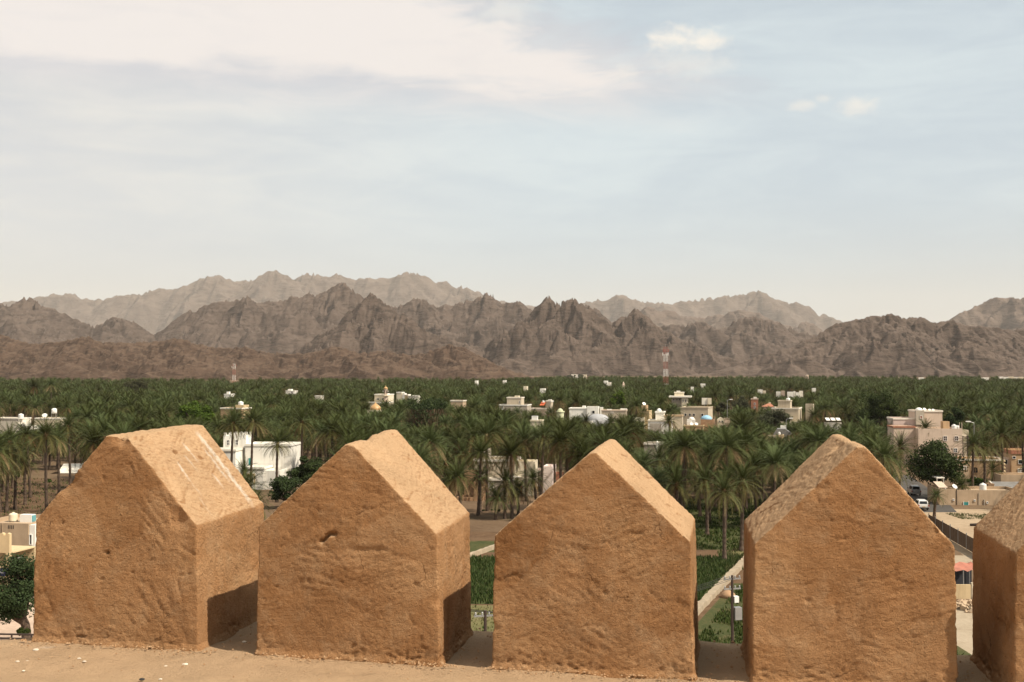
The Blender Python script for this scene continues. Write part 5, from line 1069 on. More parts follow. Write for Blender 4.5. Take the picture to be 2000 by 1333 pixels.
def crown_mesh(name, seed, n_, nl, ll, lw):
    q = random.Random(seed); V = []; Fc = []; tn = []
    for (az, e, L_, dr, tone) in crown_specs(n_, q):
        v, f = frond_geo(L_, e, dr, nl, ll, lw, q, q.uniform(-1, 1)); b = len(V); M_ = Matrix.Rotation(az, 3, 'Z'); off = Vector((.16, 0, 0))
        V += [M_ @ (p + off) for p in v]; Fc += [tuple(b + i for i in x_) for x_ in f]; tn += [min(1, max(0, tone + q.uniform(-.04, .04)))] * len(v)
    # fruit stalks and boots at the crown's heart
    for k in range(7):
        a = q.uniform(0, 6.28); p0 = Vector((.15 * math.cos(a), .15 * math.sin(a), .1)); p1 = Vector((.9 * math.cos(a), .9 * math.sin(a), -.35)); b = len(V); s = Vector((-math.sin(a), math.cos(a), 0)) * .05
        V += [p0 - s, p0 + s, p1 + s, p1 - s, p1 + Vector((0, 0, -.5)) + s * 4, p1 + Vector((0, 0, -.5)) - s * 4]; Fc += [(b, b + 1, b + 2, b + 3), (b + 3, b + 2, b + 4, b + 5)]; tn += [.1] * 6
    return with_tone(new_mesh(name, V, Fc, M_frond), tn)
def heart_mesh(name, seed):
    q = random.Random(seed); mb = MB(); mb.lathe([(.20, -.9), (.34, -.45), (.30, .1), (.12, .55), (.03, .8)], 9)
    for k in range(26): a = q.uniform(0, 6.28); z = q.uniform(-.9, .2); mb.tube([(.24 * math.cos(a), .24 * math.sin(a), z), (.46 * math.cos(a), .46 * math.sin(a), z + .32)], [.07, .03], 4)
    me = mb.mesh(name, M_frond); return with_tone(me, [.14] * len(me.vertices))
def trunk_mesh(name, seed):
    """unit-height trunk, scaled to each palm's height"""
    q = random.Random(seed); n_ = 26; m_ = 9; V = []; Fc = []; lx, ly = q.uniform(-.35, .35), q.uniform(-.35, .35)
    for k in range(n_ + 1):
        s = k / n_; r_ = (.27 - .06 * s + .10 * max(0, 1 - s * 9)) * (1.07 if k % 2 else .94)
        for i in range(m_): a = 2 * math.pi * (i + .5 * (k % 2)) / m_; rr = r_ * q.uniform(.94, 1.06); V.append((lx * s * s + rr * math.cos(a), ly * s * s + rr * math.sin(a), s))
    for k in range(n_):
        for i in range(m_): j = (i + 1) % m_; Fc.append((k * m_ + i, k * m_ + j, (k + 1) * m_ + j, (k + 1) * m_ + i))
    Fc.append(tuple(n_ * m_ + i for i in range(m_)))
    return new_mesh(name, V, Fc, M_bark), lx, ly
CROWNS = [crown_mesh('palm_crown', 20 + i, 60 + 4 * (i % 3), 46, .80, .055) for i in range(6)]
TRUNKS = [trunk_mesh('palm_trunk', 40 + i) for i in range(6)]
HEART = heart_mesh('palm_heart', 3)
FRONDS = []
qf = random.Random(77)
for (e, dr, tn_) in ((82, 14, .95), (68, 30, .9), (52, 44, .8), (36, 58, .7), (20, 66, .6), (4, 66, .5), (-14, 56, .42), (-32, 42, .32), (-46, 26, .1)):
    for rep in range(2):
        v, f = frond_geo(4.5 * qf.uniform(.93, 1.06), 0.0 + R(0), R(dr * 1.2), 46, .80, .055, qf, qf.uniform(-1, 1))
        me = new_mesh('palm_frond', v, f, M_frond); with_tone(me, [min(1, max(0, tn_ + qf.uniform(-.08, .08)))] * len(v)); FRONDS.append((e, me))
def palm(p, h_, label, group, k, cs=1.0, detailed=False, rotz=0.0):
    o = link('date_palm', None, None, (p[0], p[1], -.05), (random.uniform(-.045, .045), random.uniform(-.045, .045), rotz)); o.empty_display_size = .5; tag(o, label, 'palm tree', group)
    tm, lx, ly = TRUNKS[k % 6]; link('trunk', tm, o, (0, 0, 0), None, (1, 1, h_))
    if not detailed: link('crown', CROWNS[k % 6], o, (lx, ly, h_), None, (cs, cs, cs)); return o
    c = link('crown', HEART, o, (lx, ly, h_), None, (cs, cs, cs)); q = random.Random(k * 31 + int(p[0] * 7))
    n_ = 58
    for i in range(n_):
        f = (i + .5) / n_; e = 86 - 130 * f ** 1.05 + q.uniform(-7, 7); az = i * 2.39996 + q.uniform(-.25, .25)
        best = min(FRONDS, key=lambda t: abs(t[0] - e) + q.uniform(0, 9)); s = q.uniform(.9, 1.08) * (0.74 + .26 * min(1, f * 3)) * (1 if f < .87 else .82)
        link('frond', best[1], c, (.14 * math.cos(az), .14 * math.sin(az), .15 - .5 * f), (0, -R(e), az), (s, s, s))
    return o
SIL = [  # outlines of the merlons in the picture: what is wholly behind them is not seen
    [(68, 1333), (70, 1020), (232, 850), (372, 842), (517, 1003), (505, 1333)], [(497, 1333), (500, 1030), (690, 862), (768, 842), (922, 1018), (925, 1333)],
    [(960, 1333), (965, 1040), (1160, 872), (1186, 857), (1355, 1020), (1355, 1333)], [(1445, 1333), (1449, 1028), (1620, 855), (1660, 866), (1868, 1065), (1868, 1333)], [(1903, 1333), (1908, 1035), (2100, 850), (2400, 850), (2400, 1333)]]
def inside(poly, x_, y_):
    c_ = False; j = len(poly) - 1
    for i in range(len(poly)):
        (xi, yi), (xj, yj) = poly[i], poly[j]
        if (yi > y_) != (yj > y_) and x_ < (xj - xi) * (y_ - yi) / (yj - yi) + xi: c_ = not c_
        j = i
    return c_
def hidden(px, py, r_):
    if px < -r_ * .6 or px > 2000 + r_ * .6: return True
    pts = [(px + r_ * .8 * math.cos(a), py + r_ * .8 * math.sin(a)) for a in (0, .8, 1.57, 2.3, 3.14, 3.9, 4.71, 5.5)] + [(px, py)]
    return all(any(inside(s, x_, y_) for s in SIL) for x_, y_ in pts)

# palms one can find in the photograph: crown centre in the picture, height (m), crown scale, label
ex = [
 (16, 862, 12.2, 1.0, 'date palm at the far left edge with the fullest crown'), (94, 848, 13.5, 1.0, 'tall date palm on a thick trunk left of the leftmost merlon'), (140, 832, 12.7, .95, 'slim date palm standing before the white lean-to shed'),
 (52, 905, 7.5, .75, 'short date palm between the two tall ones at far left'), (188, 845, 9.5, .95, 'date palm rising over the left shoulder of the leftmost merlon'), (300, 838, 9.0, .95, 'date palm above the apex of the leftmost merlon'), (226, 822, 9.5, .9, 'date palm with arching yellow fronds, upper left of the leftmost merlon'),
 (452, 826, 14.0, 1.0, 'left of the two tall palms before the white villa tower'), (490, 822, 14.4, .95, 'right of the two tall palms before the white villa tower'), (542, 866, 10.9, .8, 'leaning palm crossing the white villa wing'), (591, 824, 14.3, .95, 'tall palm at the right end of the white villa'),
 (481, 922, 4.6, .85, 'short bushy palm at the foot of the white villa, beside the leftmost merlon'), (620, 842, 11.0, .95, 'palm with pale hanging fronds right of the white villa'), (563, 838, 10.0, .9, 'palm with brown hanging fronds behind the white villa wing'), (655, 862, 8.5, .95, 'palm just left of the second merlon tip'), (713, 836, 9.0, .9, 'palm straight above the second merlon tip'),
 (500, 985, 3.2, .8, 'dark low palm in the notch between the first two merlons'),
 (800, 866, 8.5, .9, 'palm right of the second merlon tip'), (868, 905, 7.6, 1.0, 'round-headed palm over the right slope of the second merlon'), (905, 885, 8.5, .9, 'palm with wide drooping fronds left of the beige two-storey house'), (866, 826, 9.0, .9, 'palm against the shaggy dark tree'), (920, 834, 9.5, .95, 'arching palm right of the shaggy tree'),
 (952, 850, 13.2, .95, 'tall straight palm on a bare trunk before the beige two-storey house'), (1028, 862, 11.2, 1.1, 'biggest palm crown left of the middle merlon'), (986, 942, 6.0, 1.12, 'short bushy palm with upright tuft in front of the beige house'), (1057, 852, 12.2, .95, 'palm standing before the rose house'), (1084, 876, 9.5, .9, 'palm right of the rose house'),
 (1115, 884, 8.4, .95, 'palm on the left slope of the middle merlon'), (1010, 806, 8.0, .9, 'palm in front of the beige house with the white cornice'), (1078, 806, 8.0, .85, 'palm in front of the cream stair tower'), (1145, 822, 9.0, .8, 'thin-headed palm left of the grey domed hall'), (1195, 826, 9.0, .9, 'palm right of the grey domed hall'),
 (1236, 850, 9.0, 1.15, 'big symmetrical palm above the right slope of the middle merlon'), (1290, 898, 7.5, 1.0, 'bushy palm below the grey yard house'), (1316, 880, 8.5, 1.0, 'palm right of the grey yard house'), (1308, 822, 9.5, .9, 'palm in front of the cream corner house'), (1255, 806, 9.5, .8, 'palm crossing the tall narrow orange house'), (1364, 896, 9.0, 1.0, 'palm with dark heart between middle and fourth merlon'),
 (1402, 878, 10.0, 1.05, 'palm with brown hanging fronds between the middle and fourth merlon'), (1440, 842, 10.5, 1.1, 'tall palm under the olive tree left of the fourth merlon'), (1322, 945, 7.0, 1.0, 'low dense palm on the right slope of the middle merlon'), (1446, 938, 9.6, .95, 'palm on a tall bare trunk at the left edge of the fourth merlon'), (1413, 958, 9.0, .85, 'slender palm rising from the green field between the merlons'),
 (1488, 905, 8.5, 1.05, 'dark palm over the left slope of the fourth merlon'), (1380, 940, 8.0, 1.0, 'palm with a tangled crown in the field gap'), (1484, 842, 9.5, .95, 'palm below the grey acacia'), (1553, 842, 8.5, .9, 'small-headed palm left of the fourth merlon tip'), (1590, 812, 9.0, .95, 'palm in front of the beige villa'), (1604, 846, 8.5, .9, 'palm just above the fourth merlon tip'),
 (1652, 840, 9.0, .9, 'palm with red-brown lower fronds right of the fourth merlon tip'), (1688, 806, 10.0, 1.0, 'palm against the tall green tree at right'), (1695, 862, 9.0, 1.05, 'palm with bright fronds over the right slope of the fourth merlon'), (1755, 872, 8.8, 1.0, 'palm with pale drooping fronds left of the dark tree'), (1745, 918, 6.5, .9, 'dark low palm above the parked cars'),
 (1803, 836, 9.5, .85, 'palm crossing the lower roof of the pink villa'), (1920, 876, 9.5, 1.0, 'middle palm before the ochre house'), (1897, 868, 10.5, .9, 'left palm before the ochre house'), (1956, 850, 11.5, 1.1, 'tallest palm between the ochre and brown houses'), (1936, 916, 4.8, .7, 'small palm against the ochre house wall'), (1997, 846, 10.5, 1.0, 'palm cut by the right picture edge'),
 (3, 896, 9.2, .95, 'palm with a lifted crown leaning in at the far left edge, below the fullest crown'), (32, 884, 10.0, .95, 'palm on a pale trunk second from the far left edge'), (62, 846, 12.4, .95, 'palm between the fullest far left crown and the thick-trunked one'), (118, 858, 11.0, .9, 'palm right of the thick-trunked tall one at left'),
 (934, 884, 10.6, 1.0, 'palm screening the left end of the beige two-storey house'), (1000, 884, 10.9, 1.0, 'palm screening the middle of the beige two-storey house'), (902, 930, 8.0, 1.0, 'palm in front of the mud-brick ruin'), (840, 880, 9.0, 1.0, 'palm high on the right slope of the second merlon'),
 (968, 972, 3.6, .7, 'small palm at the foot of the beige two-storey house'), (1012, 958, 4.2, .75, 'small palm left of the rose-pink house gate'), (938, 930, 6.2, .85, 'half-grown palm beside the mud-brick ruin'), (880, 940, 6.0, .9, 'half-grown palm low on the right slope of the second merlon'), (1048, 935, 5.5, .8, 'half-grown palm before the rose-pink house'),
 (6, 876, 4.6, .9, 'low bushy palm behind the garden wall at the far left edge'), (34, 880, 4.2, .85, 'second low palm behind the garden wall from the left edge'), (66, 874, 4.8, .9, 'third low palm behind the garden wall'), (118, 878, 4.4, .9, 'low palm in shade left of the white lean-to shed'), (160, 872, 5.0, .95, 'low palm behind the white lean-to shed'), (196, 874, 4.6, .9, 'low palm touching the left slope of the leftmost merlon'), (86, 862, 6.0, .9, 'half-grown palm between the tall left palms'), (178, 858, 6.2, .9, 'half-grown palm right of the white lean-to shed'),
 (1822, 968, 3.6, .5, 'little palm with dead hanging fronds on the plaza edge'), (1878, 946, 3.4, .6, 'tuft palm behind the courtyard house'), (100, 752, 15.0, 1.2, 'left of two palms standing above the far left canopy'), (68, 755, 14.5, 1.2, 'right-hand neighbour pair palm breaking the far left canopy line'),
]
PALMS = []
for i, (px, py, h_, cs, lb) in enumerate(ex):
    d = (EYE - h_) * F / (py - HOR)
    if d > 520: d = 520; h_ = gz(py, d)
    PALMS.append((px, py, d)); palm((gx(px, d), d), h_, lb, 'date palms of the oasis', i, cs, detailed=(d < 262 and i < 62), rotz=random.uniform(0, 6.28))
# scattered grove
for (bx) in ((918, 968, 1015, 1240, 175), (1352, 1446, 1040, 1260, 165), (1765, 1930, 925, 1280, 240), (0, 72, 930, 1260, 205), (60, 168, 925, 1000, 262), (1836, 1870, 860, 905, 292)): VIEW.append(bx)
def blocked(px, py, r_, base, d):
    for (x0, x1, y0, y1, dd) in VIEW:
        if d < dd + 2 and px + r_ * .62 > x0 and px - r_ * .62 < x1 and py + r_ * .7 > y0 and py - r_ * .7 < y1: return True
        if d < dd + 2 and x0 - 1 < px < x1 + 1 and py < y1 and base > y0: return True
    return False
HOUSES = [(o.location.x, o.location.y) for o in C.objects if o.type == 'EMPTY' and o.get('category') in ('house', 'mosque', 'hall', 'shop', 'shed', 'shelter', 'pavilion', 'shrine')]
HA = np.array(HOUSES)
taken = [(gx(px, d), d) for px, py, d in PALMS]
cand = []; q = np.random.default_rng(5); d = 150.0
while d < 1720:
    step = 5.2 + d * .0052; half = d * .66 + 20
    for x_ in np.arange(-half, half, step):
        cand.append((x_ + q.uniform(-.45, .45) * step, d + q.uniform(-.45, .45) * step, q.uniform()))
    d += step * .95
rest = []; n_ind = len(ex); zone_n = {}
CA = np.array(cand); N0 = pn(CA[:, 0] * .013, CA[:, 1] * .013, 4.0); tk = np.array(taken)
HH = 9.3 + 3.1 * (CA[:, 2] - .5) * 2 + 2.4 * N0 + np.clip((300 - CA[:, 1]) / 150, 0, 1) * 1.2
PX = 1000 + F * CA[:, 0] / CA[:, 1]
ok = ~((N0 < -.45) & (CA[:, 1] < 1600)) & (CA[:, 1] < 1290 + 60 * pn(PX * .01, PX * 0 + .5, 1.0) + np.clip((PX - 950) / 150, 0, 1) * 330)
ok &= (np.hypot(CA[:, 0, None] - tk[None, :, 0], CA[:, 1, None] - tk[None, :, 1]).min(1) > 4)
ok &= (np.hypot(CA[:, 0, None] - HA[None, :, 0], CA[:, 1, None] - 3 - HA[None, :, 1]).min(1) > 7.5)
ok &= ~((CA[:, 0] > 62) & (CA[:, 0] < 95) & (CA[:, 1] < 262)) & ~((CA[:, 1] < 172) & (CA[:, 0] > -62) & (CA[:, 0] < 46))
BS = HOR + F * EYE / CA[:, 1]; RR = 3.6 * F / CA[:, 1]
def clear(hh, rr):
    PYh = HOR + F * (EYE - hh) / CA[:, 1]; good = np.ones(len(hh), bool)
    for (x0, x1, y0, y1, dd) in VIEW:
        nearer = CA[:, 1] < dd + 2
        good &= ~(nearer & (PX + rr * .62 > x0) & (PX - rr * .62 < x1) & (PYh + rr * .7 > y0) & (PYh - rr * .7 < y1))
        good &= ~(nearer & (PX > x0 - 1) & (PX < x1 + 1) & (PYh < y1) & (BS > y0))
    return good
g1 = clear(HH, RR); small = np.clip(HH * .55, 3.6, 6.0); g2 = ~g1 & clear(small, RR * .85)      # where a tall palm would hide a roof only young ones stand
HH = np.where(g1, HH, small); ok &= g1 | g2; PY = HOR + F * (EYE - HH) / CA[:, 1]
INDIV = []
for (x_, y_, r0), h_, px, py, r_ in zip(CA[ok].tolist(), HH[ok].tolist(), PX[ok].tolist(), PY[ok].tolist(), RR[ok].tolist()):
    cs = q.uniform(.9, 1.22)
    if n_ind < 300 and not hidden(px, py, r_):
        INDIV.append((palm((x_, y_), h_, '', 'date palms of the oasis', int(r0 * 997), cs, False, q.uniform(0, 6.28)), px, py)); n_ind += 1
    else: rest.append((x_, y_, 0.0, h_, q.uniform(0, 6.28), cs))

LAND = [('white villa', 497, 890), ('tip of the leftmost merlon', 300, 845), ('tip of the second merlon', 740, 845), ('mosque minaret', 757, 765), ('tree hung with creeper', 832, 810), ('beige two-storey house', 970, 930), ('tip of the middle merlon', 1180, 860),
        ('grey domed hall', 1163, 820), ('pale blue dome', 1378, 817), ('grey acacia', 1512, 815), ('tip of the fourth merlon', 1640, 860), ('pink villa', 1815, 840), ('ochre house', 1915, 915), ('orange-walled house', 452, 790), ('stepped white house', 20, 825),
        ('light green tree', 383, 808), ('beige villa', 1548, 800), ('tall spreading green tree', 1708, 795), ('big beige block', 1356, 810), ('cream corner house', 1286, 815), ('rose-pink house', 1066, 935), ('white lean-to shed', 140, 918), ('long white house', 1146, 800), ('channel wall', 1395, 1155)]
ORD = ['nearest', 'second', 'third', 'fourth', 'fifth', 'sixth', 'seventh', 'eighth', 'ninth', 'tenth', 'eleventh', 'twelfth', 'thirteenth', 'fourteenth', 'fifteenth', 'sixteenth', 'seventeenth', 'eighteenth', 'nineteenth', 'twentieth'] + ['twenty-' + w for w in ('first', 'second', 'third', 'fourth', 'fifth', 'sixth', 'seventh', 'eighth', 'ninth')] + ['thirtieth'] + ['thirty-' + w for w in ('first', 'second', 'third', 'fourth', 'fifth', 'sixth')]
grp = {}
for (po, px, py) in INDIV:
    nm, lx_, ly_ = min(LAND, key=lambda t: math.hypot(t[1] - px, t[2] - py)); dx_, dy_ = px - lx_, py - ly_
    rel = ('right of' if dx_ > 0 else 'left of') if abs(dx_) > abs(dy_) else ('above' if dy_ < 0 else 'below'); grp.setdefault((nm, rel), []).append((math.hypot(dx_, dy_), po))
for (nm, rel), lst in grp.items():
    lst.sort(key=lambda t: t[0])
    for k, (_, po) in enumerate(lst): po['label'] = '%s ordinary date palm counting outwards %s the %s' % (ORD[min(k, 35)], rel, nm)
def scatter(name, pts, rz, sc, protos, idx):
    """one object: protos placed on points through geometry nodes"""
    me = bpy.data.meshes.new(name); me.from_pydata([tuple(p) for p in pts], [], [])
    for nm, tp, val in (('rz', 'FLOAT_VECTOR', np.stack([rng.normal(0, .05, len(rz)), rng.normal(0, .05, len(rz)), rz], 1).ravel()), ('sc', 'FLOAT_VECTOR', np.asarray(sc).ravel()), ('ix', 'INT', np.asarray(idx))):
        a = me.attributes.new(nm, tp, 'POINT'); a.data.foreach_set('vector' if tp == 'FLOAT_VECTOR' else 'value', val.astype(np.float32 if tp != 'INT' else np.int32))
    o = link(name, me); col = bpy.data.collections.new(name + '_shapes')
    for i, pm in enumerate(protos): po = bpy.data.objects.new('%s_shape_%02d' % (name, i), pm); col.objects.link(po)
    ng = bpy.data.node_groups.new(name, 'GeometryNodeTree'); ng.interface.new_socket('Geometry', in_out='INPUT', socket_type='NodeSocketGeometry'); ng.interface.new_socket('Geometry', in_out='OUTPUT', socket_type='NodeSocketGeometry')
    N = ng.nodes.new; L = ng.links.new; gi = N('NodeGroupInput'); go = N('NodeGroupOutput'); ip = N('GeometryNodeInstanceOnPoints'); ci = N('GeometryNodeCollectionInfo')
    ci.inputs['Collection'].default_value = col; ci.inputs['Separate Children'].default_value = True; ci.inputs['Reset Children'].default_value = True; ip.inputs['Pick Instance'].default_value = True
    def attr(nm, tp): n = N('GeometryNodeInputNamedAttribute'); n.data_type = tp; n.inputs['Name'].default_value = nm; return n.outputs['Attribute']
    L(gi.outputs[0], ip.inputs['Points']); L(ci.outputs[0], ip.inputs['Instance']); L(attr('ix', 'INT'), ip.inputs['Instance Index']); L(attr('rz', 'FLOAT_VECTOR'), ip.inputs['Rotation']); L(attr('sc', 'FLOAT_VECTOR'), ip.inputs['Scale']); L(ip.outputs[0], go.inputs[0])
    md = o.modifiers.new('scatter', 'NODES'); md.node_group = ng; return o
def whole_palm(seed, n_, nl, ll, lw, h_=9.0):
    q = random.Random(seed); V = []; Fc = []; tn = []; mi = []
    for (az, e, L_, dr, tone) in crown_specs(n_, q):
        v, f = frond_geo(L_, e, dr, nl, ll, lw, q, q.uniform(-1, 1)); b = len(V); M_ = Matrix.Rotation(az, 3, 'Z')
        V += [M_ @ p + Vector((0, 0, h_)) for p in v]; Fc += [tuple(b + i for i in x_) for x_ in f]; tn += [min(1, max(0, tone))] * len(v); mi += [0] * len(f)
    b = len(V); t = MB().tube([(0, 0, 0), (0, 0, h_)], [.28, .22], 6); V += [Vector(p) for p in t.v]; Fc += [tuple(b + i for i in f) for f in t.f]; tn += [.1] * len(t.v); mi += [1] * len(t.f)
    return with_tone(new_mesh('far_palm', V, Fc, [M_frond, M_bark], idx=mi), tn)
LOD1 = [whole_palm(60 + i, 52, 28, .82, .09) for i in range(4)]
LOD2 = [whole_palm(70 + i, 46, 20, .85, .13) for i in range(4)]
rest.sort(key=lambda t: t[1]); n_r = len(rest)
A = np.array(rest)
near = A[:, 1] < 520
scz = np.stack([A[:, 5], A[:, 5], A[:, 3] / 9.0 * .45 + A[:, 5] * .55], 1)
zoff = A[:, 3] - 9.0 * scz[:, 2]           # keep the crown height; the trunk foot may sink a little
pts = np.stack([A[:, 0], A[:, 1], np.minimum(zoff, 0.0)], 1)
ixs = np.where(near, q.integers(0, 4, n_r), 4 + q.integers(0, 4, n_r))
o = scatter('palm_grove', pts, A[:, 4], scz, LOD1 + LOD2, ixs); tag(o, 'dense mass of date palms spreading to the foot of the mountains', 'palm grove', None, 'stuff')
print('palms individual', n_ind, 'grove', n_r)

# ------------------------------------------------------------------ grass and crops
def blades(name, poly, n_, h0, h1, w_, mat_, seed, label, z=.01, clump=0.0):
    q = np.random.default_rng(seed); xs = [p[0] for p in poly]; ys = [p[1] for p in poly]; P0 = []
    while len(P0) < n_:
        x_, y_ = q.uniform(min(xs), max(xs)), q.uniform(min(ys), max(ys))
        if inside(poly, x_, y_): P0.append((x_, y_, z))
    P0 = np.array(P0)
    if clump:
        keep = pn(P0[:, 0] * .35, P0[:, 1] * .35, seed * 1.7) > -.1 + clump * q.uniform(-.3, .3, len(P0)); P0 = P0[keep]
    n_ = len(P0); a = q.uniform(0, 6.28, n_); hh = q.uniform(h0, h1, n_); sd = np.stack([np.cos(a), np.sin(a), 0 * a], 1) * w_; tip = np.stack([q.normal(0, .3, n_) * hh, q.normal(0, .3, n_) * hh, hh], 1)
    V = np.stack([P0 - sd, P0 + sd, P0 + tip], 1).reshape(-1, 3); tone = np.repeat(q.uniform(0, 1, n_), 3)
    o = link(name, with_tone(new_mesh(name, V, np.arange(3 * n_).reshape(-1, 3), mat_), tone)); tag(o, label, 'crop' if 'alfalfa' in name else 'grass', None, 'stuff'); return o
M_crop = leaf_mat('alfalfa_leaf', [(0, (.024, .044, .010)), (.5, (.038, .066, .014)), (1, (.075, .090, .026))], .2, .05)
M_grass = leaf_mat('field_grass', [(0, (.055, .065, .018)), (.6, (.085, .10, .03)), (1, (.16, .135, .06))], .2, .05)
blades('alfalfa_crop', [(-24, 119.5), (19.4, 119.5), (30.2, 149), (-24, 149)], 30000, .3, .55, .10, M_crop, 1, 'dense green alfalfa crop filling the field in the gap')
blades('clover_grass', [(13.5, 94), (39, 94), (39, 130), (26.2, 130)], 18000, .2, .45, .09, M_crop, 2, 'green clover beside the pale channel wall', .016, .8)
blades('pasture_grass', [(-24, 90), (13, 90), (18, 119), (-24, 119)], 9000, .1, .3, .07, M_grass, 3, 'thin olive pasture grass in front of the alfalfa', .012, .8)
blades('stubble_grass', [(26, 138), (50, 138), (50, 155), (28, 155)], 8000, .2, .5, .09, M_grass, 4, 'pale rough grass strip beyond the channel wall', .012, .7)
blades('orchard_grass', [(14, 155), (53, 155), (61, 214), (14, 214)], 22000, .25, .5, .13, M_crop, 5, 'green ground cover beneath the palms in the gap', .012, .6)
blades('yard_weeds', [(-128, 182), (-72, 178), (-74, 246), (-128, 258)], 9000, .15, .5, .12, M_grass, 6, 'scattered weeds in the brown yard at far left', .008, .9)
blades('verge_grass', [(74, 186), (92, 186), (95, 192), (74, 193)], 2500, .1, .4, .07, M_grass, 7, 'green weeds along the foot of the courtyard house', .012, .6)
# ------------------------------------------------------------------ vehicles
def car(p, rz, kind, label, paint_, seed=0):
    o = link('car', None, None, p, (0, 0, R(rz))); tag(o, label, 'car', 'vehicles on the road'); W = .92
    # side profile (y forward, z up); the rear faces -y
    if kind == 'suv':
        body = [(-2.3, .45), (-2.32, .95), (-2.25, 1.15), (-1.9, 1.20), (.95, 1.18), (2.1, 1.05), (2.3, .85), (2.3, .45)]; cab = [(-2.22, 1.16), (-2.05, 1.82), (-1.7, 1.90), (.35, 1.90), (1.05, 1.16)]
    else:
        body = [(-2.6, .50), (-2.62, 1.05), (-2.5, 1.10), (-.85, 1.12), (1.0, 1.15), (2.15, 1.02), (2.35, .85), (2.35, .45)]; cab = [(-2.4, 1.10), (-2.2, 1.66), (-1.9, 1.74), (.30, 1.74), (1.05, 1.13)]
    def loft(poly, w0, w1, z0, z1):
        n_ = len(poly); V = []
        for s_ in (-1, 1):
            for y, z in poly: f = (z - z0) / max(z1 - z0, .01); V.append((s_ * (w0 + (w1 - w0) * f), y, z))
        return V, [tuple(range(n_)), tuple(range(2 * n_ - 1, n_ - 1, -1))] + [(i, n_ + i, n_ + (i + 1) % n_, (i + 1) % n_) for i in range(n_)]
    def soft(V, Fc, nm, mt, par, bev=.06):
        me = MB().add(V, Fc).mesh(nm, mt); bm = bmesh.new(); bm.from_mesh(me); bmesh.ops.bevel(bm, geom=list(bm.edges), offset=bev, segments=2, affect='EDGES'); bm.to_mesh(me); bm.free(); return link(nm, me, par)
    bd = soft(*loft(body, W, W - .03, .4, 1.2), 'body', paint_, o); zt = max(z for y, z in cab); cb = soft(*loft(cab, W - .05, W - .22, 1.1, zt), 'cabin', paint_, o)
    g_ = glass('car_glass', (.015, .018, .02)); yb = cab[0][0]; yt = cab[1][0]; z0, z1 = cab[0][1] + .1, cab[1][1] - .02
    ya = yb + (yt - yb) * .15 - .03; yc = yb + (yt - yb) * .95 - .03
    MB().add([(-.66, ya, z0), (.66, ya, z0), (.58, yc, z1), (-.58, yc, z1)], [(0, 1, 2, 3)]).build('rear_window', g_, o)
    MB().add([(-.72, cab[-1][0] - .1, 1.26), (.72, cab[-1][0] - .1, 1.26), (.62, cab[-2][0] + .12, zt - .1), (-.62, cab[-2][0] + .12, zt - .1)], [(0, 1, 2, 3)]).build('windscreen', g_, o)
    for s_ in (-1, 1):
        for (a, b) in ((-1.95, -.75), (-.65, .35)): MB().add([(s_ * (W - .055), a, 1.24), (s_ * (W - .055), b, 1.24), (s_ * (W - .17), b - .05, zt - .16), (s_ * (W - .17), a + .08, zt - .16)], [(0, 1, 2, 3)]).build('side_window', g_, o)
        MB().box(s_ * (W - .10) - .09, s_ * (W - .10) + .09, body[1][0] - .045, body[1][0] + .02, .78, 1.06).build('tail_light', paint('tail_light_red', (.35, .02, .015), .3, .1, 1, 0), o)
        MB().box(s_ * .68 - .14, s_ * .68 + .14, 2.26, 2.33, .72, .88).build('headlight', M_tank, o)
        MB().box(s_ * (W + .12) - .10, s_ * (W + .12) + .10, .75, .87, 1.18, 1.36).build('mirror', M_black, o)
        for y in (-1.45, 1.4):
            w = link('wheel', MB().lathe([(.2, -.11), (.34, -.11), (.37, -.07), (.37, .07), (.34, .11), (.2, .11)], 16).mesh('wheel', M_black), o, (s_ * (W - .10), y, .37), (0, R(90), 0)); MB().lathe([(.06, -.12), (.21, -.118), (.21, .118), (.06, .12)], 12).build('rim', M_steel, w)
    MB().box(-.85, .85, body[0][0] - .10, body[0][0] + .05, .42, .62).build('bumper', M_steel if kind == 'suv' else M_black, o); MB().box(-.26, .26, body[1][0] - .06, body[1][0] - .035, .66, .78).build('number_plate', M_yel, o)
    if kind == 'suv':
        sp_ = link('spare_wheel', MB().lathe([(.05, -.11), (.36, -.11), (.37, .1), (.2, .11), (.05, .11)], 16).mesh('spare_wheel', paint_), o, (0, -2.42, .95), (R(90), 0, 0)); MB().box(-.62, .62, -1.6, -1.5, 1.92, 1.96).box(-.62, .62, -.3, -.2, 1.92, 1.96).each('roof_bar', M_steel, o)
    return o
P_wh = paint('white_car_paint', (.72, .70, .66), .3, .03, 1, 0); P_si = paint('silver_car_paint', (.42, .42, .41), .3, .05, 1, 0, .4)
c1 = gp(1783, 966); car((c1.x, c1.y, .02), -9, 'suv', 'silver off-roader with spare wheel on its tailgate, driving into the tree shade', P_si)
c2 = gp(1796, 994); car((c2.x, c2.y, .02), -9, 'pickup', 'white estate car seen from behind at the road edge', P_wh, 1)

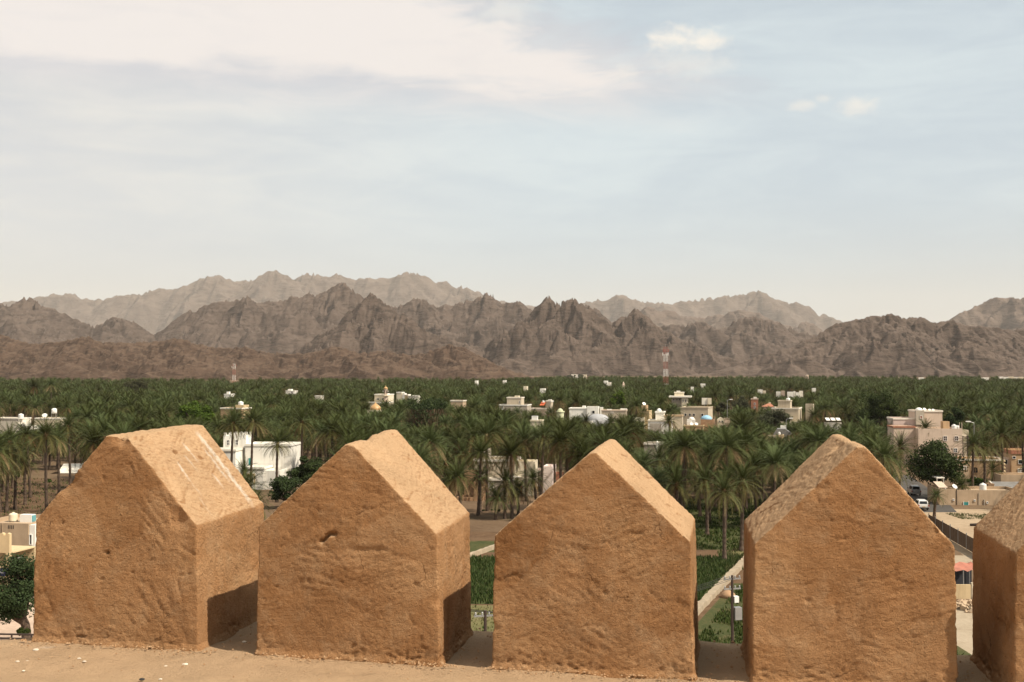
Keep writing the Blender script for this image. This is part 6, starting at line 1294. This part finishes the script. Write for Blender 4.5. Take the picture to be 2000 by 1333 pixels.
# ------------------------------------------------------------------ plaza edge: fence, market stall, rubble
fr = link('sheet_fence', None, None, (0, 0, 0)); tag(fr, 'dark sagging fence between plaza and lane, right of the fourth merlon', 'fence')
a = gp(1830, 1040); b = gp(1912, 1088); a = Vector((a.x, a.y, 0)); b = Vector((b.x, b.y, 0)); t = (b - a).normalized(); ext = 6
pts = [a - t * ext + t * ((b - a).length + 2 * ext) * i / 8 for i in range(9)]
m_fence = paint('rusty_brown_sheet', (.17, .11, .066), .8, .35, 1.2, .3)
for i in range(8):
    p, p2 = pts[i], pts[i + 1]; nrm = Vector((-t.y, t.x, 0)) * .012; V = []
    for k in range(7):
        c_ = p.lerp(p2, .02 + .96 * k / 6); w_ = nrm * (1.6 if k % 2 else -1.6); V += [c_ + w_ + Vector((0, 0, .05)), c_ + w_ + Vector((0, 0, 2.0))]
    MB().add(V, [(2 * k, 2 * k + 2, 2 * k + 3, 2 * k + 1) for k in range(6)]).build('fence_panel', m_fence, fr)
for p in pts: MB().tube([tuple(p), (p.x, p.y, 2.25)], .07, 6).build('post', M_steel, fr)
st = link('market_stall', None, None, gp(1888, 1168)); tag(st, 'market stall with red cloth awning and green netting in the right gap', 'stall'); d0 = gd(1168); s = d0 / F
def lx(px): return (px - 1888) * s
def lz(py, dd=0): return EYE - (d0 + dd) * (py - HOR) / F
V = []; nx_, ny_ = 9, 5
for j in range(ny_):
    for i in range(nx_): u, v = i / (nx_ - 1), j / (ny_ - 1); V.append((lx(1858) + u * (lx(1918) - lx(1858)), .3 + v * 3.2, 3.1 + .35 * v - .22 * math.sin(u * math.pi * 3) ** 2 - .1 * math.sin(v * 3.1)))
Fc = [(j * nx_ + i, j * nx_ + i + 1, (j + 1) * nx_ + i + 1, (j + 1) * nx_ + i) for j in range(ny_ - 1) for i in range(nx_ - 1)]
MB().add(V, Fc).build('awning', paint('faded_red_cloth', (.40, .15, .095), .9, .35, 1.5), st, True)
for x_ in (1860, 1880, 1914):
    for y_ in (.35, 3.4): MB().tube([(lx(x_), y_, 0), (lx(x_), y_, 3.05 + .1 * y_)], .045, 6).build('pole', M_steel, st)
MB().box(lx(1845), lx(1893), 0, .2, 0, 1.55).build('side_wall', M_yel, st); MB().box(lx(1893.3), lx(1896), -.05, .25, 0, 1.75).build('pier', M_cream, st)
MB().box(lx(1896.5), lx(1925), .1, .16, 0, 1.6).build('green_net', paint('green_shade_net', (.05, .20, .11), .8, .35, 4), st); MB().box(lx(1862), lx(1910), .9, 1.9, 0, .9).build('counter', M_dark, st); MB().box(lx(1850), lx(1920), 3.6, 3.66, 0, 2.9).build('back_cloth', paint('dark_tarpaulin', (.03, .03, .035), .8, .3, 2), st)
q = random.Random(9); rb = MB()
base = gp(1892, 1190)
for i in range(150):
    a = q.uniform(0, 6.28); r_ = q.uniform(0, 1) ** .6 * 2.3; s_ = q.uniform(.06, .24); x_, y_ = base.x + r_ * 1.3 * math.cos(a), base.y + r_ * math.sin(a) + 1; z_ = max(0, .7 * (1 - r_ / 2.4)); m_ = Matrix.Rotation(q.uniform(0, 3), 3, Vector((q.random(), q.random(), q.random() + .01)).normalized())
    V = [m_ @ Vector((sx * s_ * q.uniform(.7, 1.3), sy * s_, sz * s_ * .7)) + Vector((x_, y_, z_)) for sx in (-1, 1) for sy in (-1, 1) for sz in (-1, 1)]
    rb.add(V, [(0, 1, 3, 2), (4, 6, 7, 5), (0, 4, 5, 1), (2, 3, 7, 6), (0, 2, 6, 4), (1, 5, 7, 3)])
tag(rb.build('rubble', M_tan), 'heap of grey-brown rubble below the market stall', 'rubble', None, 'stuff')
sl2 = gp(1912, 1027); o = link('stone_kerb', None, None, sl2, (0, 0, R(-4))); tag(o, 'dark low log lying on the sandy plaza', 'log'); MB().tube([(-1.6, 0, .2), (0, .1, .24), (1.8, 0, .2)], [.2, .24, .17], 8).build('trunk_piece', M_dark, o, True); o.name = 'log'

# ------------------------------------------------------------------ utility poles and wires
def upole(p, H_, label, arms, box=False):
    o = link('utility_pole', None, None, p, (0, 0, R(15))); tag(o, label, 'utility pole', 'utility poles'); MB().tube([(0, 0, 0), (0, 0, H_)], [.15, .10], 8).build('pole', M_dark, o)
    for z in arms:
        c_ = MB().box(-.75, .75, -.05, .05, z - .05, z + .05).build('crossarm', M_steel, o)
        for x_ in (-.65, -.2, .25, .65): MB().lathe([(.03, z + .05), (.07, z + .1), (.05, z + .16), (.07, z + .2), (.03, z + .26)], 8, (x_, 0, 0)).build('insulator', M_steel, c_)
    if box: MB().box(.15, .75, -.25, .25, H_ - 3.6, H_ - 2.6).build('transformer_box', M_steel, o); MB().box(.12, .5, -.2, .2, H_ - 2.2, H_ - 1.7).build('switch_box', M_tank, o)
    return o
pA = Vector((gx(1428, 92), 92, 0)); pB = Vector((gx(948, 74), 74, 0)); hA, hB = gz(1122, 92), gz(1190, 74)
upole(pA, hA, 'dark utility pole with switch boxes left of the fourth merlon', (hA - .3, hA - 1.1), True); upole(pB, hB, 'short utility pole top with white insulators in the left field gap', (hB - .35,))
wo = link('overhead_wires', None, None, (0, 0, 0)); tag(wo, 'thin overhead wires strung between the two utility poles', 'wires'); w = MB()
for k, off in enumerate((-.6, -.2, .25, .6)):
    A_, B_ = pA + Vector((off, 0, hA - .1)), pB + Vector((off, 0, hB - .1)); w.tube([tuple(A_.lerp(B_, i / 14) + Vector((0, 0, -1.0 * 4 * (i / 14) * (1 - i / 14)))) for i in range(15)], .016, 4)
    C_ = Vector((-16 + off, 96, 7.5)); w.tube([tuple(B_.lerp(C_, i / 8) + Vector((0, 0, -.5 * 4 * (i / 8) * (1 - i / 8)))) for i in range(9)], .012, 4)
w.each('wire', M_black, wo)
o = link('mud_oven', None, None, gp(1420, 1165)); tag(o, 'small orange-brown clay heap beside the channel wall', 'clay heap'); MB().lathe([(.9, 0), (.75, .4), (.4, .7), (.1, .8)], 10).build('heap', M_mud, o, True); o.name = 'clay_heap'

# ------------------------------------------------------------------ street at the lower left
rl = link('street_railing', None, None, (gx(20, 88), 88, 0), (0, 0, R(-4))); tag(rl, 'dark low roof rails beside the street at the lower left edge', 'railing')
for k, z in enumerate((gz(1236, 88), gz(1246, 86))): MB().box(-3.0, 2.2, -.06 + k * -1.6, .06 + k * -1.6, z - .06, z + .06).build('rail', M_dark, rl)
for i in range(4): MB().box(-2.9 + 1.6 * i, -2.8 + 1.6 * i, -.05, .05, 0, gz(1236, 88) - .062).build('post', M_dark, rl)
# pebbles and chips on the ledge
q = random.Random(21); mp_ = paint('pale_pebble', (.62, .54, .42), .9, .2, 20)
def onto(px, py):     # picture point on the ledge plane, in fort coordinates
    d = 1.37 * F / (py - HOR); v = Vector((gx(px, d), d)) - O2; return v.dot(uu), v.dot(vv)
for (px, py, s_, dk) in ((76, 1268, .018, 0), (282, 1325, .016, 1), (318, 1324, .010, 0), (40, 1290, .012, 0), (60, 1289, .010, 0), (160, 1284, .011, 0), (170, 1290, .012, 0), (328, 1299, .010, 0), (366, 1296, .016, 0), (480, 1252, .014, 0), (52, 1308, .010, 0)):
    u, v = onto(px, py); pt = O2 + uu * u + vv * v; me = bpy.data.meshes.new('pebble'); bm = bmesh.new(); bmesh.ops.create_icosphere(bm, subdivisions=2, radius=s_ * .65)
    for w_ in bm.verts: w_.co = Vector((w_.co.x * 1.3, w_.co.y, w_.co.z * .5)) * q.uniform(.85, 1.12)
    bm.to_mesh(me); bm.free(); me.materials.append(M_black if dk else mp_); o = link('pebble', me, None, (pt.x, pt.y, LEDGE + s_ * .3)); tag(o, ('black pebble lying alone on the ledge below the leftmost merlon' if dk else 'pale plaster chip on the ledge, %s counting from the left edge' % {40: 'first', 52: 'second', 60: 'third', 76: 'fourth', 160: 'fifth', 170: 'sixth', 318: 'seventh', 328: 'eighth', 366: 'ninth', 480: 'tenth'}[px]), 'pebble', 'pebbles on the ledge')

# crumbled plaster gathered on the ledge and along the feet of the merlons
q = np.random.default_rng(31); V = []; Fc = []
def crumb(u, v, s_):
    b0 = len(V); k = q.uniform(.6, 1.3, 6) * s_
    for (sx, sy, sz), kk in zip(((1, 0, 0), (-1, 0, 0), (0, 1, 0), (0, -1, 0), (0, 0, .8), (0, 0, -.5)), k): V.append((u + sx * kk, v + sy * kk, .012 + sz * kk))
    Fc.extend([(b0 + i, b0 + j, b0 + 4) for i, j in ((0, 2), (2, 1), (1, 3), (3, 0))] + [(b0 + j, b0 + i, b0 + 5) for i, j in ((0, 2), (2, 1), (1, 3), (3, 0))])
for (u0, w_, *_r) in specs:
    for i in range(150): crumb(u0 + q.uniform(-.05, w_ + .1), -abs(q.normal(0, .045)) - .01, q.uniform(.002, .009))
    for i in range(60): crumb(u0 + w_ + q.uniform(.0, .26), q.uniform(0, .7), q.uniform(.002, .009))
for i in range(500): crumb(q.uniform(-1.6, 4.5), q.uniform(-1.2, 0), q.uniform(.0015, .007))
o = link('plaster_crumbs', new_mesh('plaster_crumbs', V, Fc, M_plaster), None, (O2.x, O2.y, LEDGE), (0, 0, ANG)); tag(o, 'loose crumbs of mud plaster scattered over the ledge', 'crumbs', None, 'stuff')
